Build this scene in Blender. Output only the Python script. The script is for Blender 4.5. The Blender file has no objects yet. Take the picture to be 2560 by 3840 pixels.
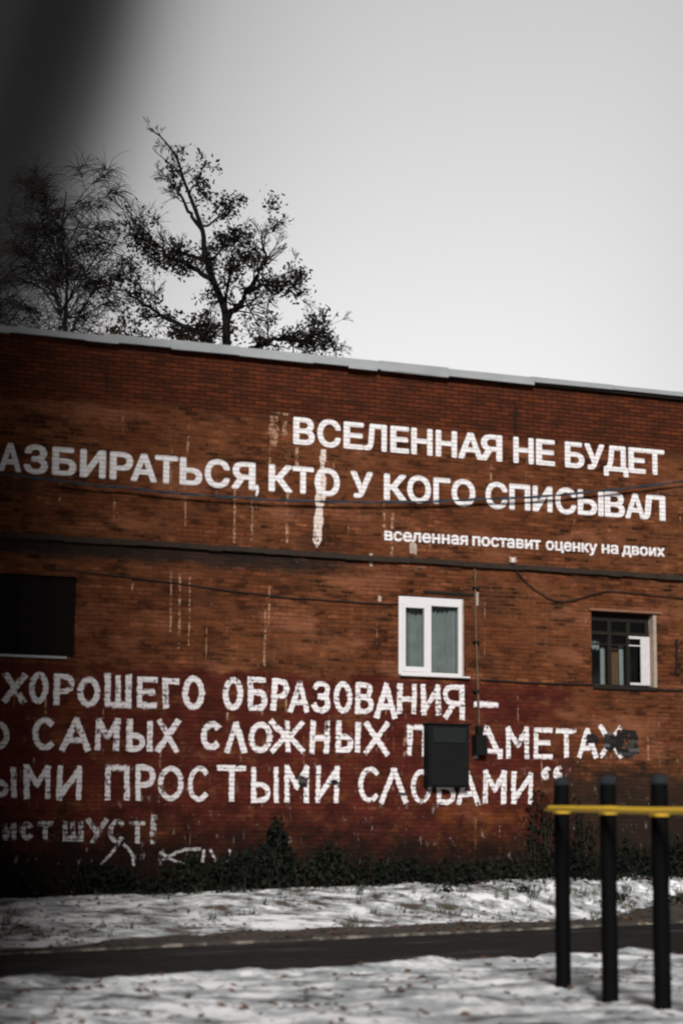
import bpy, bmesh, math, random
from mathutils import Vector, Matrix, noise, geometry
random.seed(7)
S = bpy.context.scene
R = math.radians

# ------------------------------------------------------------ camera
cd = bpy.data.cameras.new("camera")
cam = bpy.data.objects.new("camera", cd)
S.collection.objects.link(cam)
cd.sensor_fit = 'HORIZONTAL'
cd.sensor_width = 24
cd.lens = 75
cd.clip_start = 0.1
cd.clip_end = 2000
CAM_H = 1.3
cam.matrix_world = (Matrix.Translation((0, 0, CAM_H)) @ Matrix.Rotation(math.pi/2 + 0.1551, 4, 'X')
                    @ Matrix.Rotation(0.00653, 4, 'Z'))
cd.dof.use_dof = True
cd.dof.focus_distance = 120
cd.dof.aperture_fstop = 1.9
S.camera = cam

# ------------------------------------------------------------ light
SUN_EL, SUN_AZ = R(25), R(177.2)         # behind the camera, a touch to the right
W = bpy.data.worlds.new("World")
S.world = W
W.use_nodes = True
wn, wl = W.node_tree.nodes, W.node_tree.links
wn.clear()
w_out = wn.new('ShaderNodeOutputWorld')
w_bg = wn.new('ShaderNodeBackground')
w_sky = wn.new('ShaderNodeTexSky')
w_sky.sky_type = 'NISHITA'
w_sky.sun_disc = False
w_sky.sun_elevation = SUN_EL
w_sky.sun_rotation = SUN_AZ
w_hs = wn.new('ShaderNodeHueSaturation')
w_hs.inputs['Saturation'].default_value = 0.0      # overcast: the blue is gone
wl.new(w_sky.outputs[0], w_hs.inputs['Color'])
# edge darkening put into the sky colour at left; sky behind camera dimmed too
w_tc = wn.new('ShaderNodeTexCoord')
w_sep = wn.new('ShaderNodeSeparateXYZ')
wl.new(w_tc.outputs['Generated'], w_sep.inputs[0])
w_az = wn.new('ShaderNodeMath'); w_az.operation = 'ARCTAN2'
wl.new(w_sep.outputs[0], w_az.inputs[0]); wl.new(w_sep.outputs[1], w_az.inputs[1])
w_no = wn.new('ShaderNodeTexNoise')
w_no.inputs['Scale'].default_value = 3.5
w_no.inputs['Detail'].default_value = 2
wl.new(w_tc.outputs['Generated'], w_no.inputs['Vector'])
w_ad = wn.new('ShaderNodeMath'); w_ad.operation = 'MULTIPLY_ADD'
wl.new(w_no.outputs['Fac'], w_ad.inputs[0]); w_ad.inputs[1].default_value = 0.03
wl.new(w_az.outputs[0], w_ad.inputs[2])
w_le = wn.new('ShaderNodeMath'); w_le.operation = 'MULTIPLY_ADD'     # the added darkening leans over to the right higher up
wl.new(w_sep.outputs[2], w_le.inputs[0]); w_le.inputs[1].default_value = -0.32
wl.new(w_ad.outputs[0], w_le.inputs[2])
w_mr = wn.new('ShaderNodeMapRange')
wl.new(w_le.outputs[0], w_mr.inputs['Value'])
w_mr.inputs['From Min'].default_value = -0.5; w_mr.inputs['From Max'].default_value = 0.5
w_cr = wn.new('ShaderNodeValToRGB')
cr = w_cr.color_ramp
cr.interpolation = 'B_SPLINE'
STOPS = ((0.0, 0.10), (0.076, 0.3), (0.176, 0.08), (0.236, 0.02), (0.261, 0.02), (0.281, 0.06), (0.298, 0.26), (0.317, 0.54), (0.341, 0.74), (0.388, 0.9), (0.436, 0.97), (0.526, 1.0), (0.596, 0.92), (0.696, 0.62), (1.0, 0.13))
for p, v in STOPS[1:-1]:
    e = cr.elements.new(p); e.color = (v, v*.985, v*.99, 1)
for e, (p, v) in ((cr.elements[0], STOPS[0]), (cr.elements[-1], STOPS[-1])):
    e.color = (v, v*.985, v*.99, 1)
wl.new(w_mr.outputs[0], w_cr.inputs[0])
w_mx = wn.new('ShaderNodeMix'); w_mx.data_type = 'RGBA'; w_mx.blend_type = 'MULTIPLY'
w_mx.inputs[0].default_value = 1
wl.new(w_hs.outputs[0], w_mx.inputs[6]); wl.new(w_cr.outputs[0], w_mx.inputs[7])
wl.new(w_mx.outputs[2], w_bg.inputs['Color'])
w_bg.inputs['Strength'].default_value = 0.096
wl.new(w_bg.outputs[0], w_out.inputs[0])

sd = bpy.data.lights.new("sun", 'SUN')
sd.energy = 3.7
sd.angle = R(10)
sd.color = (1, .97, .94)
sun = bpy.data.objects.new("sun", sd)
S.collection.objects.link(sun)
sdir = Vector((math.sin(SUN_AZ)*math.cos(SUN_EL), math.cos(SUN_AZ)*math.cos(SUN_EL), math.sin(SUN_EL)))
sun.rotation_euler = sdir.to_track_quat('Z', 'Y').to_euler()
sun.location = sdir*60

S.view_settings.view_transform = 'Standard'
S.view_settings.look = 'None'
S.view_settings.gamma = 1
S.view_settings.exposure = 0.5
S.render.film_transparent = False
S.cycles.filter_width = 2.0
S.cycles.max_bounces = 6
S.cycles.transparent_max_bounces = 24

# ------------------------------------------------------------ helpers
C = S.collection

def link(name, me, mat=None, parent=None, loc=None):
    o = bpy.data.objects.new(name, me)
    C.objects.link(o)
    if mat is not None and me is not None:
        me.materials.append(mat)
    if parent is not None:
        o.parent = parent
    if loc is not None:
        o.location = loc
    return o

def obj(name, bm, mat, parent=None, smooth=False):
    me = bpy.data.meshes.new(name)
    bm.to_mesh(me); bm.free()
    if smooth:
        for p in me.polygons: p.use_smooth = True
    return link(name, me, mat, parent)

def pyobj(name, verts, faces, mat, parent=None, smooth=False):
    me = bpy.data.meshes.new(name)
    me.from_pydata(verts, [], faces)
    me.update()
    if smooth:
        for p in me.polygons: p.use_smooth = True
    return link(name, me, mat, parent)

def thing(name, label, cat, loc=(0, 0, 0), rz=0, group=None):
    o = bpy.data.objects.new(name, None)
    C.objects.link(o)
    o.empty_display_size = .3
    o.location = loc; o.rotation_euler = (0, 0, rz)
    return tag(o, label, cat, group)

def tag(o, label, cat, group=None):
    o['label'] = label; o['category'] = cat
    if group: o['group'] = group
    return o

def kind(o, k):
    o['kind'] = k
    return o

def box(bm, x0, x1, y0, y1, z0, z1, bevel=0.0):
    r = bmesh.ops.create_cube(bm, size=1)
    vs = r['verts']
    for v in vs:
        v.co = Vector((x0+(x1-x0)*(v.co.x+.5), y0+(y1-y0)*(v.co.y+.5), z0+(z1-z0)*(v.co.z+.5)))
    if bevel:
        es = list({e for v in vs for e in v.link_edges})
        bmesh.ops.bevel(bm, geom=es, offset=bevel, segments=2, affect='EDGES', profile=.6)

def tube_data(pts, radii, n=6, cap=True):
    verts, faces = [], []
    m = len(pts)
    for i, p in enumerate(pts):
        p = Vector(p)
        a = Vector(pts[max(i-1, 0)]); b = Vector(pts[min(i+1, m-1)])
        d = (b-a).normalized()
        up = Vector((0, 0, 1)) if abs(d.z) < .9 else Vector((1, 0, 0))
        u = d.cross(up).normalized(); w = d.cross(u)
        r = radii[i] if hasattr(radii, '__len__') else radii
        for k in range(n):
            t = 2*math.pi*k/n
            verts.append(p + u*r*math.cos(t) + w*r*math.sin(t))
    for i in range(m-1):
        for k in range(n):
            k2 = (k+1) % n
            faces.append((i*n+k, i*n+k2, (i+1)*n+k2, (i+1)*n+k))
    if cap:
        faces.append(tuple(range(n-1, -1, -1)))
        faces.append(tuple((m-1)*n+k for k in range(n)))
    return verts, faces

class Soup:                                  # collects verts and faces of one mesh
    def __init__(s): s.v, s.f = [], []
    def add(s, v, f):
        o = len(s.v); s.v += [tuple(q) for q in v]; s.f += [tuple(i+o for i in q) for q in f]
    def tube(s, pts, r, n=6, cap=True): s.add(*tube_data(pts, r, n, cap))
    def build(s, name, mat, parent=None, smooth=False): return pyobj(name, s.v, s.f, mat, parent, smooth)

def smooth_path(pts, per=8):                 # Catmull-Rom
    P = [Vector(p) for p in pts]
    P = [P[0]*2-P[1]] + P + [P[-1]*2-P[-2]]
    out = []
    for i in range(1, len(P)-2):
        for k in range(per):
            t = k/per
            a, b, c, d = P[i-1], P[i], P[i+1], P[i+2]
            out.append(.5*((2*b)+(c-a)*t+(2*a-5*b+4*c-d)*t*t+(3*b-a-3*c+d)*t**3))
    out.append(P[-2])
    return out

# ------------------------------------------------------------ node helpers
class Mat:
    def __init__(s, name):
        s.m = bpy.data.materials.new(name); s.m.use_nodes = True
        s.n = s.m.node_tree.nodes; s.l = s.m.node_tree.links
        s.p = s.n['Principled BSDF']; s.o = s.n['Material Output']
        s.tc = s.n.new('ShaderNodeTexCoord')
    def put(s, sock, v):
        if isinstance(v, (int, float)): sock.default_value = v
        elif isinstance(v, (tuple, list)):
            sock.default_value = tuple(v) + ((1,) if len(v) == 3 and sock.type == 'RGBA' else ())
        else: s.l.new(v, sock)
    def math(s, op, a, b=0.0, c=0.0, clamp=False):
        n = s.n.new('ShaderNodeMath'); n.operation = op; n.use_clamp = clamp
        s.put(n.inputs[0], a); s.put(n.inputs[1], b)
        if op in ('MULTIPLY_ADD', 'SMOOTH_MIN'): s.put(n.inputs[2], c)
        return n.outputs[0]
    def rng(s, v, a, b, c=0.0, d=1.0, kind='SMOOTHSTEP'):
        n = s.n.new('ShaderNodeMapRange'); n.interpolation_type = kind
        s.put(n.inputs[0], v)
        for k, q in zip((1, 2, 3, 4), (a, b, c, d)): n.inputs[k].default_value = q
        return n.outputs[0]
    def mix(s, f, a, b, mode='MIX'):
        n = s.n.new('ShaderNodeMix'); n.data_type = 'RGBA'; n.blend_type = mode
        s.put(n.inputs[0], f); s.put(n.inputs[6], a); s.put(n.inputs[7], b)
        return n.outputs[2]
    def vec(s, x, y, z=0.0):
        n = s.n.new('ShaderNodeCombineXYZ')
        s.put(n.inputs[0], x); s.put(n.inputs[1], y); s.put(n.inputs[2], z)
        return n.outputs[0]
    def sep(s, v=None):
        n = s.n.new('ShaderNodeSeparateXYZ'); s.l.new(v or s.tc.outputs['Object'], n.inputs[0])
        return n.outputs
    def noise(s, v=None, scale=1.0, det=4, rough=.55, dist=0.0):
        n = s.n.new('ShaderNodeTexNoise')
        s.l.new(v or s.tc.outputs['Object'], n.inputs['Vector'])
        n.inputs['Scale'].default_value = scale; n.inputs['Detail'].default_value = det
        n.inputs['Roughness'].default_value = rough; n.inputs['Distortion'].default_value = dist
        return n.outputs['Fac']
    def bump(s, h, strength=.5, dist=.01):
        n = s.n.new('ShaderNodeBump'); n.inputs['Strength'].default_value = strength
        n.inputs['Distance'].default_value = dist
        s.put(n.inputs['Height'], h); s.l.new(n.outputs[0], s.p.inputs['Normal'])
    def col(s, c): s.put(s.p.inputs['Base Color'], c); return s
    def set(s, **k):
        for a, b in k.items(): s.put(s.p.inputs[a.replace('_', ' ')], b)
        return s

def plain(name, c, rough=.6, var=.25, scale=6, bump=.0, metallic=0.0, spec=.3):
    m = Mat(name)
    f = m.noise(scale=scale, det=6)
    m.col(m.mix(f, tuple(q*(1-var) for q in c), tuple(min(q*(1+var), .95) for q in c)))
    m.set(Roughness=rough, Metallic=metallic, Specular_IOR_Level=spec)
    if bump: m.bump(f, bump, .02)
    return m.m
HAND_A = [('Х', -6.119, -5.713, 3.607, 4.117), ('О', -5.671, -5.339, 3.615, 4.144), ('Р', -5.244, -4.889, 3.6, 4.126), ('О', -4.829, -4.435, 3.59, 4.089), ('Ш', -4.351, -3.881, 3.595, 4.162), ('Е', -3.783, -3.41, 3.599, 4.134), ('Г', -3.318, -3.01, 3.596, 4.12), ('О', -2.961, -2.559, 3.602, 4.177), ('О', -2.22, -1.849, 3.612, 4.18), ('Б', -1.758, -1.396, 3.622, 4.202), ('Р', -1.314, -0.99, 3.627, 4.184), ('А', -0.99, -0.583, 3.603, 4.173), ('З', -0.539, -0.192, 3.62, 4.174), ('О', -0.126, 0.23, 3.621, 4.184), ('В', 0.291, 0.647, 3.621, 4.179), ('А', 0.669, 1.111, 3.551, 4.189), ('Н', 1.114, 1.498, 3.645, 4.198), ('И', 1.585, 1.981, 3.634, 4.205), ('Я', 2.028, 2.46, 3.576, 4.203), ('—', 2.629, 3.171, 3.811, 3.926)]
HAND_B = [('О', -6.393, -5.979, 2.833, 3.305), ('С', -5.59, -5.164, 2.84, 3.385), ('А', -5.105, -4.577, 2.837, 3.4), ('М', -4.5, -4.074, 2.849, 3.405), ('Ы', -3.948, -3.487, 2.856, 3.394), ('Х', -3.419, -3.002, 2.851, 3.425), ('С', -2.608, -2.226, 2.916, 3.401), ('Л', -2.171, -1.768, 2.872, 3.413), ('О', -1.73, -1.29, 2.89, 3.419), ('Ж', -1.331, -0.673, 2.894, 3.465), ('Н', -0.577, -0.204, 2.884, 3.475), ('Ы', -0.081, 0.393, 2.921, 3.486), ('Х', 0.459, 0.952, 2.897, 3.49), ('П', 1.309, 1.71, 2.892, 3.453), ('Р', 1.805, 2.12, 2.902, 3.456), ('Е', 2.229, 2.546, 2.912, 3.461), ('Д', 2.643, 3.228, 2.87, 3.476), ('М', 3.307, 3.786, 2.883, 3.48), ('Е', 3.883, 4.29, 2.899, 3.475), ('Т', 4.333, 4.801, 2.932, 3.468), ('А', 4.793, 5.235, 2.934, 3.491), ('Х', 5.256, 5.775, 2.945, 3.56)]
HAND_C = [('Ы', -6.299, -5.84, 2.044, 2.554), ('М', -5.712, -5.259, 2.021, 2.595), ('И', -5.146, -4.717, 2.007, 2.595), ('П', -4.308, -3.881, 2.018, 2.612), ('Р', -3.773, -3.421, 2.025, 2.627), ('О', -3.373, -2.912, 2.036, 2.62), ('С', -2.838, -2.412, 2.027, 2.631), ('Т', -2.308, -1.761, 2.036, 2.65), ('Ы', -1.675, -1.16, 2.021, 2.648), ('М', -1.05, -0.59, 2.029, 2.684), ('И', -0.458, -0.015, 2.037, 2.691), ('С', 0.358, 0.813, 2.055, 2.684), ('Л', 0.771, 1.332, 2.045, 2.679), ('О', 1.386, 1.805, 2.052, 2.658), ('В', 1.895, 2.269, 2.041, 2.631), ('А', 2.283, 2.765, 2.028, 2.652), ('М', 2.839, 3.307, 2.06, 2.67), ('И', 3.414, 3.856, 2.062, 2.649), ('“', 4.014, 4.236, 2.496, 2.758), ('“', 4.256, 4.5, 2.501, 2.776)]
HAND_D = [('И', -6.044, -5.819, 1.347, 1.625), ('С', -5.746, -5.522, 1.349, 1.65), ('Т', -5.457, -5.189, 1.351, 1.66), ('Ш', -5.026, -4.668, 1.343, 1.68), ('У', -4.625, -4.246, 1.289, 1.719), ('С', -4.234, -3.923, 1.309, 1.711), ('Т', -3.867, -3.573, 1.305, 1.681), ('!', -3.514, -3.361, 1.284, 1.798)]
R1 = [('В', -0.952, -0.535), ('С', -0.484, -0.024), ('Е', 0.03, 0.432), ('Л', 0.439, 0.891), ('Е', 0.961, 1.341), ('Н', 1.384, 1.818), ('Н', 1.882, 2.32), ('А', 2.341, 2.858), ('Я', 2.797, 3.263), ('Н', 3.497, 3.929), ('Е', 3.979, 4.383), ('Б', 4.598, 5.02), ('У', 5.02, 5.458), ('Д', 5.442, 5.984), ('Е', 5.99, 6.371), ('Т', 6.365, 6.792)]
R2 = [('А', -6.31, -5.919), ('З', -5.877, -5.455), ('Б', -5.384, -4.952), ('И', -4.889, -4.43), ('Р', -4.357, -3.938), ('А', -3.979, -3.502), ('Т', -3.543, -3.117), ('Ь', -3.084, -2.665), ('С', -2.62, -2.152), ('Я', -2.119, -1.668), (',', -1.668, -1.6), ('К', -1.414, -0.957), ('Т', -0.962, -0.547), ('О', -0.53, -0.039), ('У', 0.168, 0.616), ('К', 0.835, 1.294), ('О', 1.301, 1.784), ('Г', 1.833, 2.181), ('О', 2.206, 2.695), ('С', 2.909, 3.368), ('П', 3.405, 3.847), ('И', 3.9, 4.321), ('С', 4.383, 4.834), ('Ы', 4.865, 5.429), ('В', 5.451, 5.895), ('А', 5.901, 6.349), ('Л', 6.235, 6.797)]
R3 = [('вселенная', 0.849, 2.541), ('поставит', 2.631, 4.069), ('оценку', 4.169, 5.277), ('на', 5.372, 5.738), ('двоих', 5.816, 6.766)]
c1 = [(-5.285, 7.4), (-4.608, 7.357), (-4.183, 7.369), (-3.534, 7.34), (-2.946, 7.33), (-2.111, 7.337), (-1.211, 7.347), (-0.053, 7.403), (0.599, 7.439), (1.796, 7.537), (2.778, 7.65), (3.695, 7.744), (4.844, 7.912), (5.997, 8.103), (7.208, 8.316)]
c2 = [(3.444, 6.45), (3.761, 6.138), (4.081, 5.95), (4.403, 5.846), (4.825, 5.908), (5.392, 6.084), (5.864, 6.088), (7.159, 6.048)]
c3 = [(2.71, 4.316), (3.836, 4.298), (5.086, 4.302), (6.506, 4.266), (7.121, 4.267)]
# ------------------------------------------------------------ the brick wall's own measure
YAW = 0.4048                                 # the wall recedes to the right
WALL_O = Vector((0, 38, 0))
WU = Vector((math.cos(YAW), math.sin(YAW), 0)); WN = Vector((math.sin(YAW), -math.cos(YAW), 0))
def wall_y(X): return 38 + math.tan(YAW)*X
def on_wall(s, z, out=0.0): return WALL_O + WU*s + WN*out + Vector((0, 0, z))

def brick_nodes(m, x, z):
    wob = m.noise(m.vec(x, z), 1.3, 3)
    zz = m.math('MULTIPLY_ADD', wob, .03, z)
    b = m.n.new('ShaderNodeTexBrick')
    m.l.new(m.vec(x, zz), b.inputs['Vector'])
    b.offset = .5; b.squash = 1
    b.inputs['Color1'].default_value = (0, 0, 0, 1); b.inputs['Color2'].default_value = (1, 1, 1, 1)
    b.inputs['Mortar'].default_value = (.5, .5, .5, 1)
    b.inputs['Scale'].default_value = 1; b.inputs['Mortar Size'].default_value = .009
    b.inputs['Mortar Smooth'].default_value = .35; b.inputs['Bias'].default_value = 0
    b.inputs['Brick Width'].default_value = .262; b.inputs['Row Height'].default_value = .077
    return b.outputs['Color'], b.outputs['Fac']

def mat_brick():
    m = Mat('weathered_painted_brick')
    x, _, z = m.sep()
    bc, bf = brick_nodes(m, x, z)
    xz = m.vec(x, z)
    big = m.noise(xz, .45, 5, .6)
    mid = m.noise(m.vec(m.math('MULTIPLY', x, 1.1), m.math('MULTIPLY', z, 1.7)), 1.7, 7, .68)
    strk = m.noise(m.vec(m.math('MULTIPLY', x, 2.2), m.math('MULTIPLY', z, 13)), 1.0, 4, .6)
    fine = m.noise(xz, 22, 5, .7)
    # colour-washed brick of the middle storey
    one = m.noise(m.vec(m.math('MULTIPLY', x, 4.0), m.math('MULTIPLY', z, 10)), 1.0, 3, .6)   # brick by brick
    v = m.math('ADD', m.math('MULTIPLY', mid, .56), m.math('MULTIPLY', one, .24))
    v = m.math('ADD', v, m.math('MULTIPLY_ADD', bc, .14, m.math('MULTIPLY_ADD', fine, .08, -.01)))
    c_mid = m.mix(m.rng(v, .38, .52), (.028, .0100, .0052), (.108, .0355, .0145))
    c_mid = m.mix(m.rng(v, .53, .68), c_mid, (.228, .080, .035))
    c_mid = m.mix(m.math('MULTIPLY', m.rng(big, .48, .66), .45), c_mid, (.126, .038, .0150))
    pink = m.noise(m.vec(m.math('MULTIPLY', x, .55), m.math('MULTIPLY', z, 1.3)), 1.0, 6, .62)
    c_mid = m.mix(m.math('MULTIPLY', m.rng(pink, .53, .64), .6), c_mid, (.222, .083, .043))
    c_mid = m.mix(m.math('MULTIPLY', m.rng(pink, .44, .34), .5), c_mid, (.030, .014, .009))
    pj = m.rng(m.noise(xz, .8, 4, .6), .46, .58)                                   # joints: pale here, filled with soot there
    c_mid = m.mix(m.math('MULTIPLY', bf, .42), c_mid, m.mix(pj, (.022, .011, .006), (.20, .095, .042)))
    # bare brick with dark joints under the eaves
    c_up = m.mix(bc, (.048, .014, .007), (.105, .026, .0105))
    c_up = m.mix(m.math('MULTIPLY', m.rng(strk, .45, .7), .4), c_up, (.135, .034, .0125))
    c_up = m.mix(m.math('MULTIPLY', m.rng(mid, .55, .38), .5), c_up, (.034, .013, .008))
    c_up = m.mix(m.math('MULTIPLY', bf, .9), c_up, (.014, .008, .006))
    zj = m.math('MULTIPLY_ADD', m.math('SUBTRACT', mid, .5), 1.0, z)
    col = m.mix(m.rng(zj, 8.72, 8.98), c_mid, c_up)
    # oxblood paint behind the lower slogan, worn through in patches
    zr = m.math('MULTIPLY_ADD', m.math('SUBTRACT', mid, .5), .5, z)
    xr = m.math('MULTIPLY_ADD', m.math('SUBTRACT', big, .5), 4.0, x)
    red = m.math('MULTIPLY', m.rng(zr, 4.36, 4.22), m.rng(xr, 5.2, 4.3))
    worn = m.rng(m.noise(m.vec(x, m.math('MULTIPLY', z, 1.7)), 1.3, 7, .72), .50, .60)
    red = m.math('MULTIPLY', red, m.math('SUBTRACT', 1, m.math('MULTIPLY', worn, .72)))
    c_red = m.mix(m.rng(mid, .35, .65), (.046, .0085, .0062), (.088, .0170, .0115))
    c_red = m.mix(m.math('MULTIPLY', bf, .5), c_red, (.035, .010, .008))
    col = m.mix(m.math('MULTIPLY', red, .93), col, c_red)
    # rust-orange scuffs low on the wall
    ox = m.math('MULTIPLY', m.rng(x, 1.5, 2.1), m.rng(x, 4.2, 3.4))
    oz = m.math('MULTIPLY', m.rng(z, 1.0, 1.3), m.rng(z, 2.1, 1.8))
    orng = m.math('MULTIPLY', m.math('MULTIPLY', ox, oz), m.rng(m.noise(xz, 3.5, 6, .7), .42, .62))
    col = m.mix(m.math('MULTIPLY', orng, .6), col, (.17, .052, .010))
    # darker towards the foot of the wall, with an uneven edge
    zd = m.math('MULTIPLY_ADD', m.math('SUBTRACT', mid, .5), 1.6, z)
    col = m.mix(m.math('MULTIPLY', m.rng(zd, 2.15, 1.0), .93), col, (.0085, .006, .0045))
    # darker zone low on the right, with broken edges
    xk = m.math('MULTIPLY_ADD', m.math('SUBTRACT', big, .5), 3.0, x)
    zk = m.math('MULTIPLY_ADD', m.math('SUBTRACT', mid, .5), 1.2, z)
    blk = m.math('MULTIPLY', m.rng(xk, 3.7, 5.2), m.rng(zk, 3.05, 2.45))
    col = m.mix(m.math('MULTIPLY', blk, .88), col, (.014, .012, .009))
    # darker band under the left part of the string course
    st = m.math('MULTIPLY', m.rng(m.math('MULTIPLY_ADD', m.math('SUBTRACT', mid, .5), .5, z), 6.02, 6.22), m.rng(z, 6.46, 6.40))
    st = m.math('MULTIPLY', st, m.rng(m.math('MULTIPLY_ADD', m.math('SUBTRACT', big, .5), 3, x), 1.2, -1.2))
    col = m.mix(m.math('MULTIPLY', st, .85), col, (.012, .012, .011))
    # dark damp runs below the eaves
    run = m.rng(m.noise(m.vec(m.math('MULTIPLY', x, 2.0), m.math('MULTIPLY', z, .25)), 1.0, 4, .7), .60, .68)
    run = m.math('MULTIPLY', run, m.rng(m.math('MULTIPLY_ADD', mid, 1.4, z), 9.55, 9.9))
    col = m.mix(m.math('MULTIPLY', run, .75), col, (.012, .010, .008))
    # pale lime runs and chips
    lr = m.noise(m.vec(m.math('MULTIPLY', x, 10), m.math('MULTIPLY', z, .45)), 1.0, 3, .6)
    lr = m.math('MULTIPLY', m.rng(lr, .655, .70), m.rng(m.noise(xz, 7, 4, .7), .47, .57))
    lr = m.math('MULTIPLY', lr, m.rng(z, 9.0, 8.6))
    lr = m.math('MULTIPLY', lr, m.rng(z, 1.0, 2.0))
    col = m.mix(m.math('MULTIPLY', lr, .8), col, (.43, .26, .16))
    fl = m.noise(m.vec(m.math('MULTIPLY', x, 9), m.math('MULTIPLY', z, 3.2)), 1.0, 5, .7)
    fl = m.math('MULTIPLY', m.rng(fl, .615, .66), m.rng(z, 3.9, 2.6))
    fl = m.math('MULTIPLY', fl, m.rng(big, .40, .55))
    col = m.mix(m.math('MULTIPLY', fl, .55), col, (.30, .27, .26))
    chip = m.rng(m.noise(m.vec(m.math('MULTIPLY', x, 1.0), m.math('MULTIPLY', z, 1.5)), 8, 4, .75), .665, .70)
    chip = m.math('MULTIPLY', chip, m.rng(z, 8.6, 7.8))
    col = m.mix(m.math('MULTIPLY', chip, .6), col, (.36, .24, .17))
    col = m.mix(.45, col, m.mix(fine, (.10, .10, .10), (.95, .95, .95)), 'MULTIPLY')
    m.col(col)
    m.set(Roughness=.95, Specular_IOR_Level=.06)
    h = m.math('SUBTRACT', m.math('MULTIPLY', fine, .4), bf)
    h = m.math('ADD', h, m.math('MULTIPLY', bc, .3))
    m.bump(h, .8, .012)
    return m.m

def mat_paint(name, wear_lo, wear_hi, joint, tint=(.72, .695, .70)):
    m = Mat(name)
    x, _, z = m.sep()
    bc, bf = brick_nodes(m, x, z)
    xz = m.vec(x, z)
    n1 = m.noise(xz, 9, 6, .75)
    n2 = m.noise(xz, 2.0, 4, .6)
    fine = m.noise(xz, 30, 4, .7)
    c = m.mix(m.math('MULTIPLY', m.rng(n1, .35, .65), .5), tuple(q*.80 for q in tint), tint)
    c = m.mix(m.math('MULTIPLY', bf, joint), c, (.22, .18, .17))
    c = m.mix(m.math('MULTIPLY', m.rng(bc, .4, 1), .12), c, (.55, .50, .49))
    m.col(c)
    m.set(Roughness=.85, Specular_IOR_Level=.2)
    w = m.math('MULTIPLY_ADD', m.math('SUBTRACT', n2, .5), .35, n1)
    w = m.math('MULTIPLY_ADD', bf, .06, w)
    a = m.rng(w, wear_hi, wear_lo)
    m.put(m.p.inputs['Alpha'], a)
    m.bump(m.math('SUBTRACT', m.math('MULTIPLY', fine, .4), bf), .7, .012)
    return m.m

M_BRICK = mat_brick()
M_PAINT = mat_paint('stencilled_white_paint', .66, .74, .5)
M_BRUSH = mat_paint('brushed_flaking_white_paint', .555, .645, .40, (.70, .665, .67))
M_FADED = mat_paint('faded_white_paint', .46, .62, .6, (.42, .41, .41))
M_LIME = mat_paint('lime_wash', .56, .66, .35, (.62, .52, .46))
M_OVER = mat_paint('black_overpaint', .60, .68, .0, (.006, .006, .006))
M_RUN = mat_paint('thin_lime_run', .42, .60, .3, (.36, .20, .115))
M_WHITE = plain('white_plastic', (.50, .485, .49), .5, .09, 3)
M_DARKWOOD = plain('eaves_shadow_dark', (.012, .010, .008), .8, .5, 18, .3, 0, .1)
M_OLDWHITE = plain('old_white_paint_on_wood', (.42, .40, .40), .7, .2, 14, .2)
M_PLASTER = plain('rough_lime_plaster', (.27, .21, .17), .95, .6, 9, .6)
M_ROOM = plain('dark_room', (.02, .02, .02), .9)
M_CURTAIN = plain('grey_green_net_curtain', (.145, .158, .152), .9, .4, 5)
M_OCHRE = plain('ochre_curtain', (.10, .05, .018), .9, .3, 6)
M_FROST = plain('pale_curtain_edge', (.17, .185, .185), .9, .3, 6)
M_ROOF = plain('grey_roofing_sheet', (.25, .26, .27), .6, .2, 2)

def mat_glass():
    m = Mat('window_glass')
    g = m.n.new('ShaderNodeBsdfGlossy'); g.inputs['Roughness'].default_value = .03
    t = m.n.new('ShaderNodeBsdfTransparent'); t.inputs[0].default_value = (.82, .87, .86, 1)
    f = m.n.new('ShaderNodeFresnel'); f.inputs['IOR'].default_value = 1.5
    x = m.n.new('ShaderNodeMixShader')
    m.l.new(f.outputs[0], x.inputs[0]); m.l.new(t.outputs[0], x.inputs[1]); m.l.new(g.outputs[0], x.inputs[2])
    m.l.new(x.outputs[0], m.o.inputs[0])
    m.bump(m.noise(scale=1.5), .02, .01)
    return m.m
M_GLASS = mat_glass()

def mat_metal_sheet():
    m = Mat('galvanised_sheet')
    x, _, z = m.sep()
    n = m.noise(m.vec(m.math('MULTIPLY', x, .9), m.math('MULTIPLY', z, 3)), 1.5, 5, .6)
    c = m.mix(n, (.20, .215, .225), (.36, .375, .385))
    sp = m.rng(m.noise(scale=6, det=6, rough=.7), .62, .72)
    c = m.mix(m.math('MULTIPLY', sp, .6), c, (.14, .13, .125))
    m.col(c); m.set(Roughness=.5, Metallic=.35)
    m.bump(m.noise(m.vec(m.math('MULTIPLY', x, 1.0), z), 2.2, 3), .25, .03)
    return m.m
M_SHEET = mat_metal_sheet()

# ------------------------------------------------------------ brick building
bld = thing('brick_building', 'long old red-brown brick building with white slogans painted across its side wall', 'building',
            WALL_O, YAW)
X0, X1, ZT, DEP = -14.0, 16.0, 9.975, 12.0
HOLES = [(1.14, 2.47, 4.36, 5.80, .10), (5.13, 6.56, 4.28, 5.70, .24), (-9.3, -4.90, 4.42, 5.79, .16)]

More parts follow.
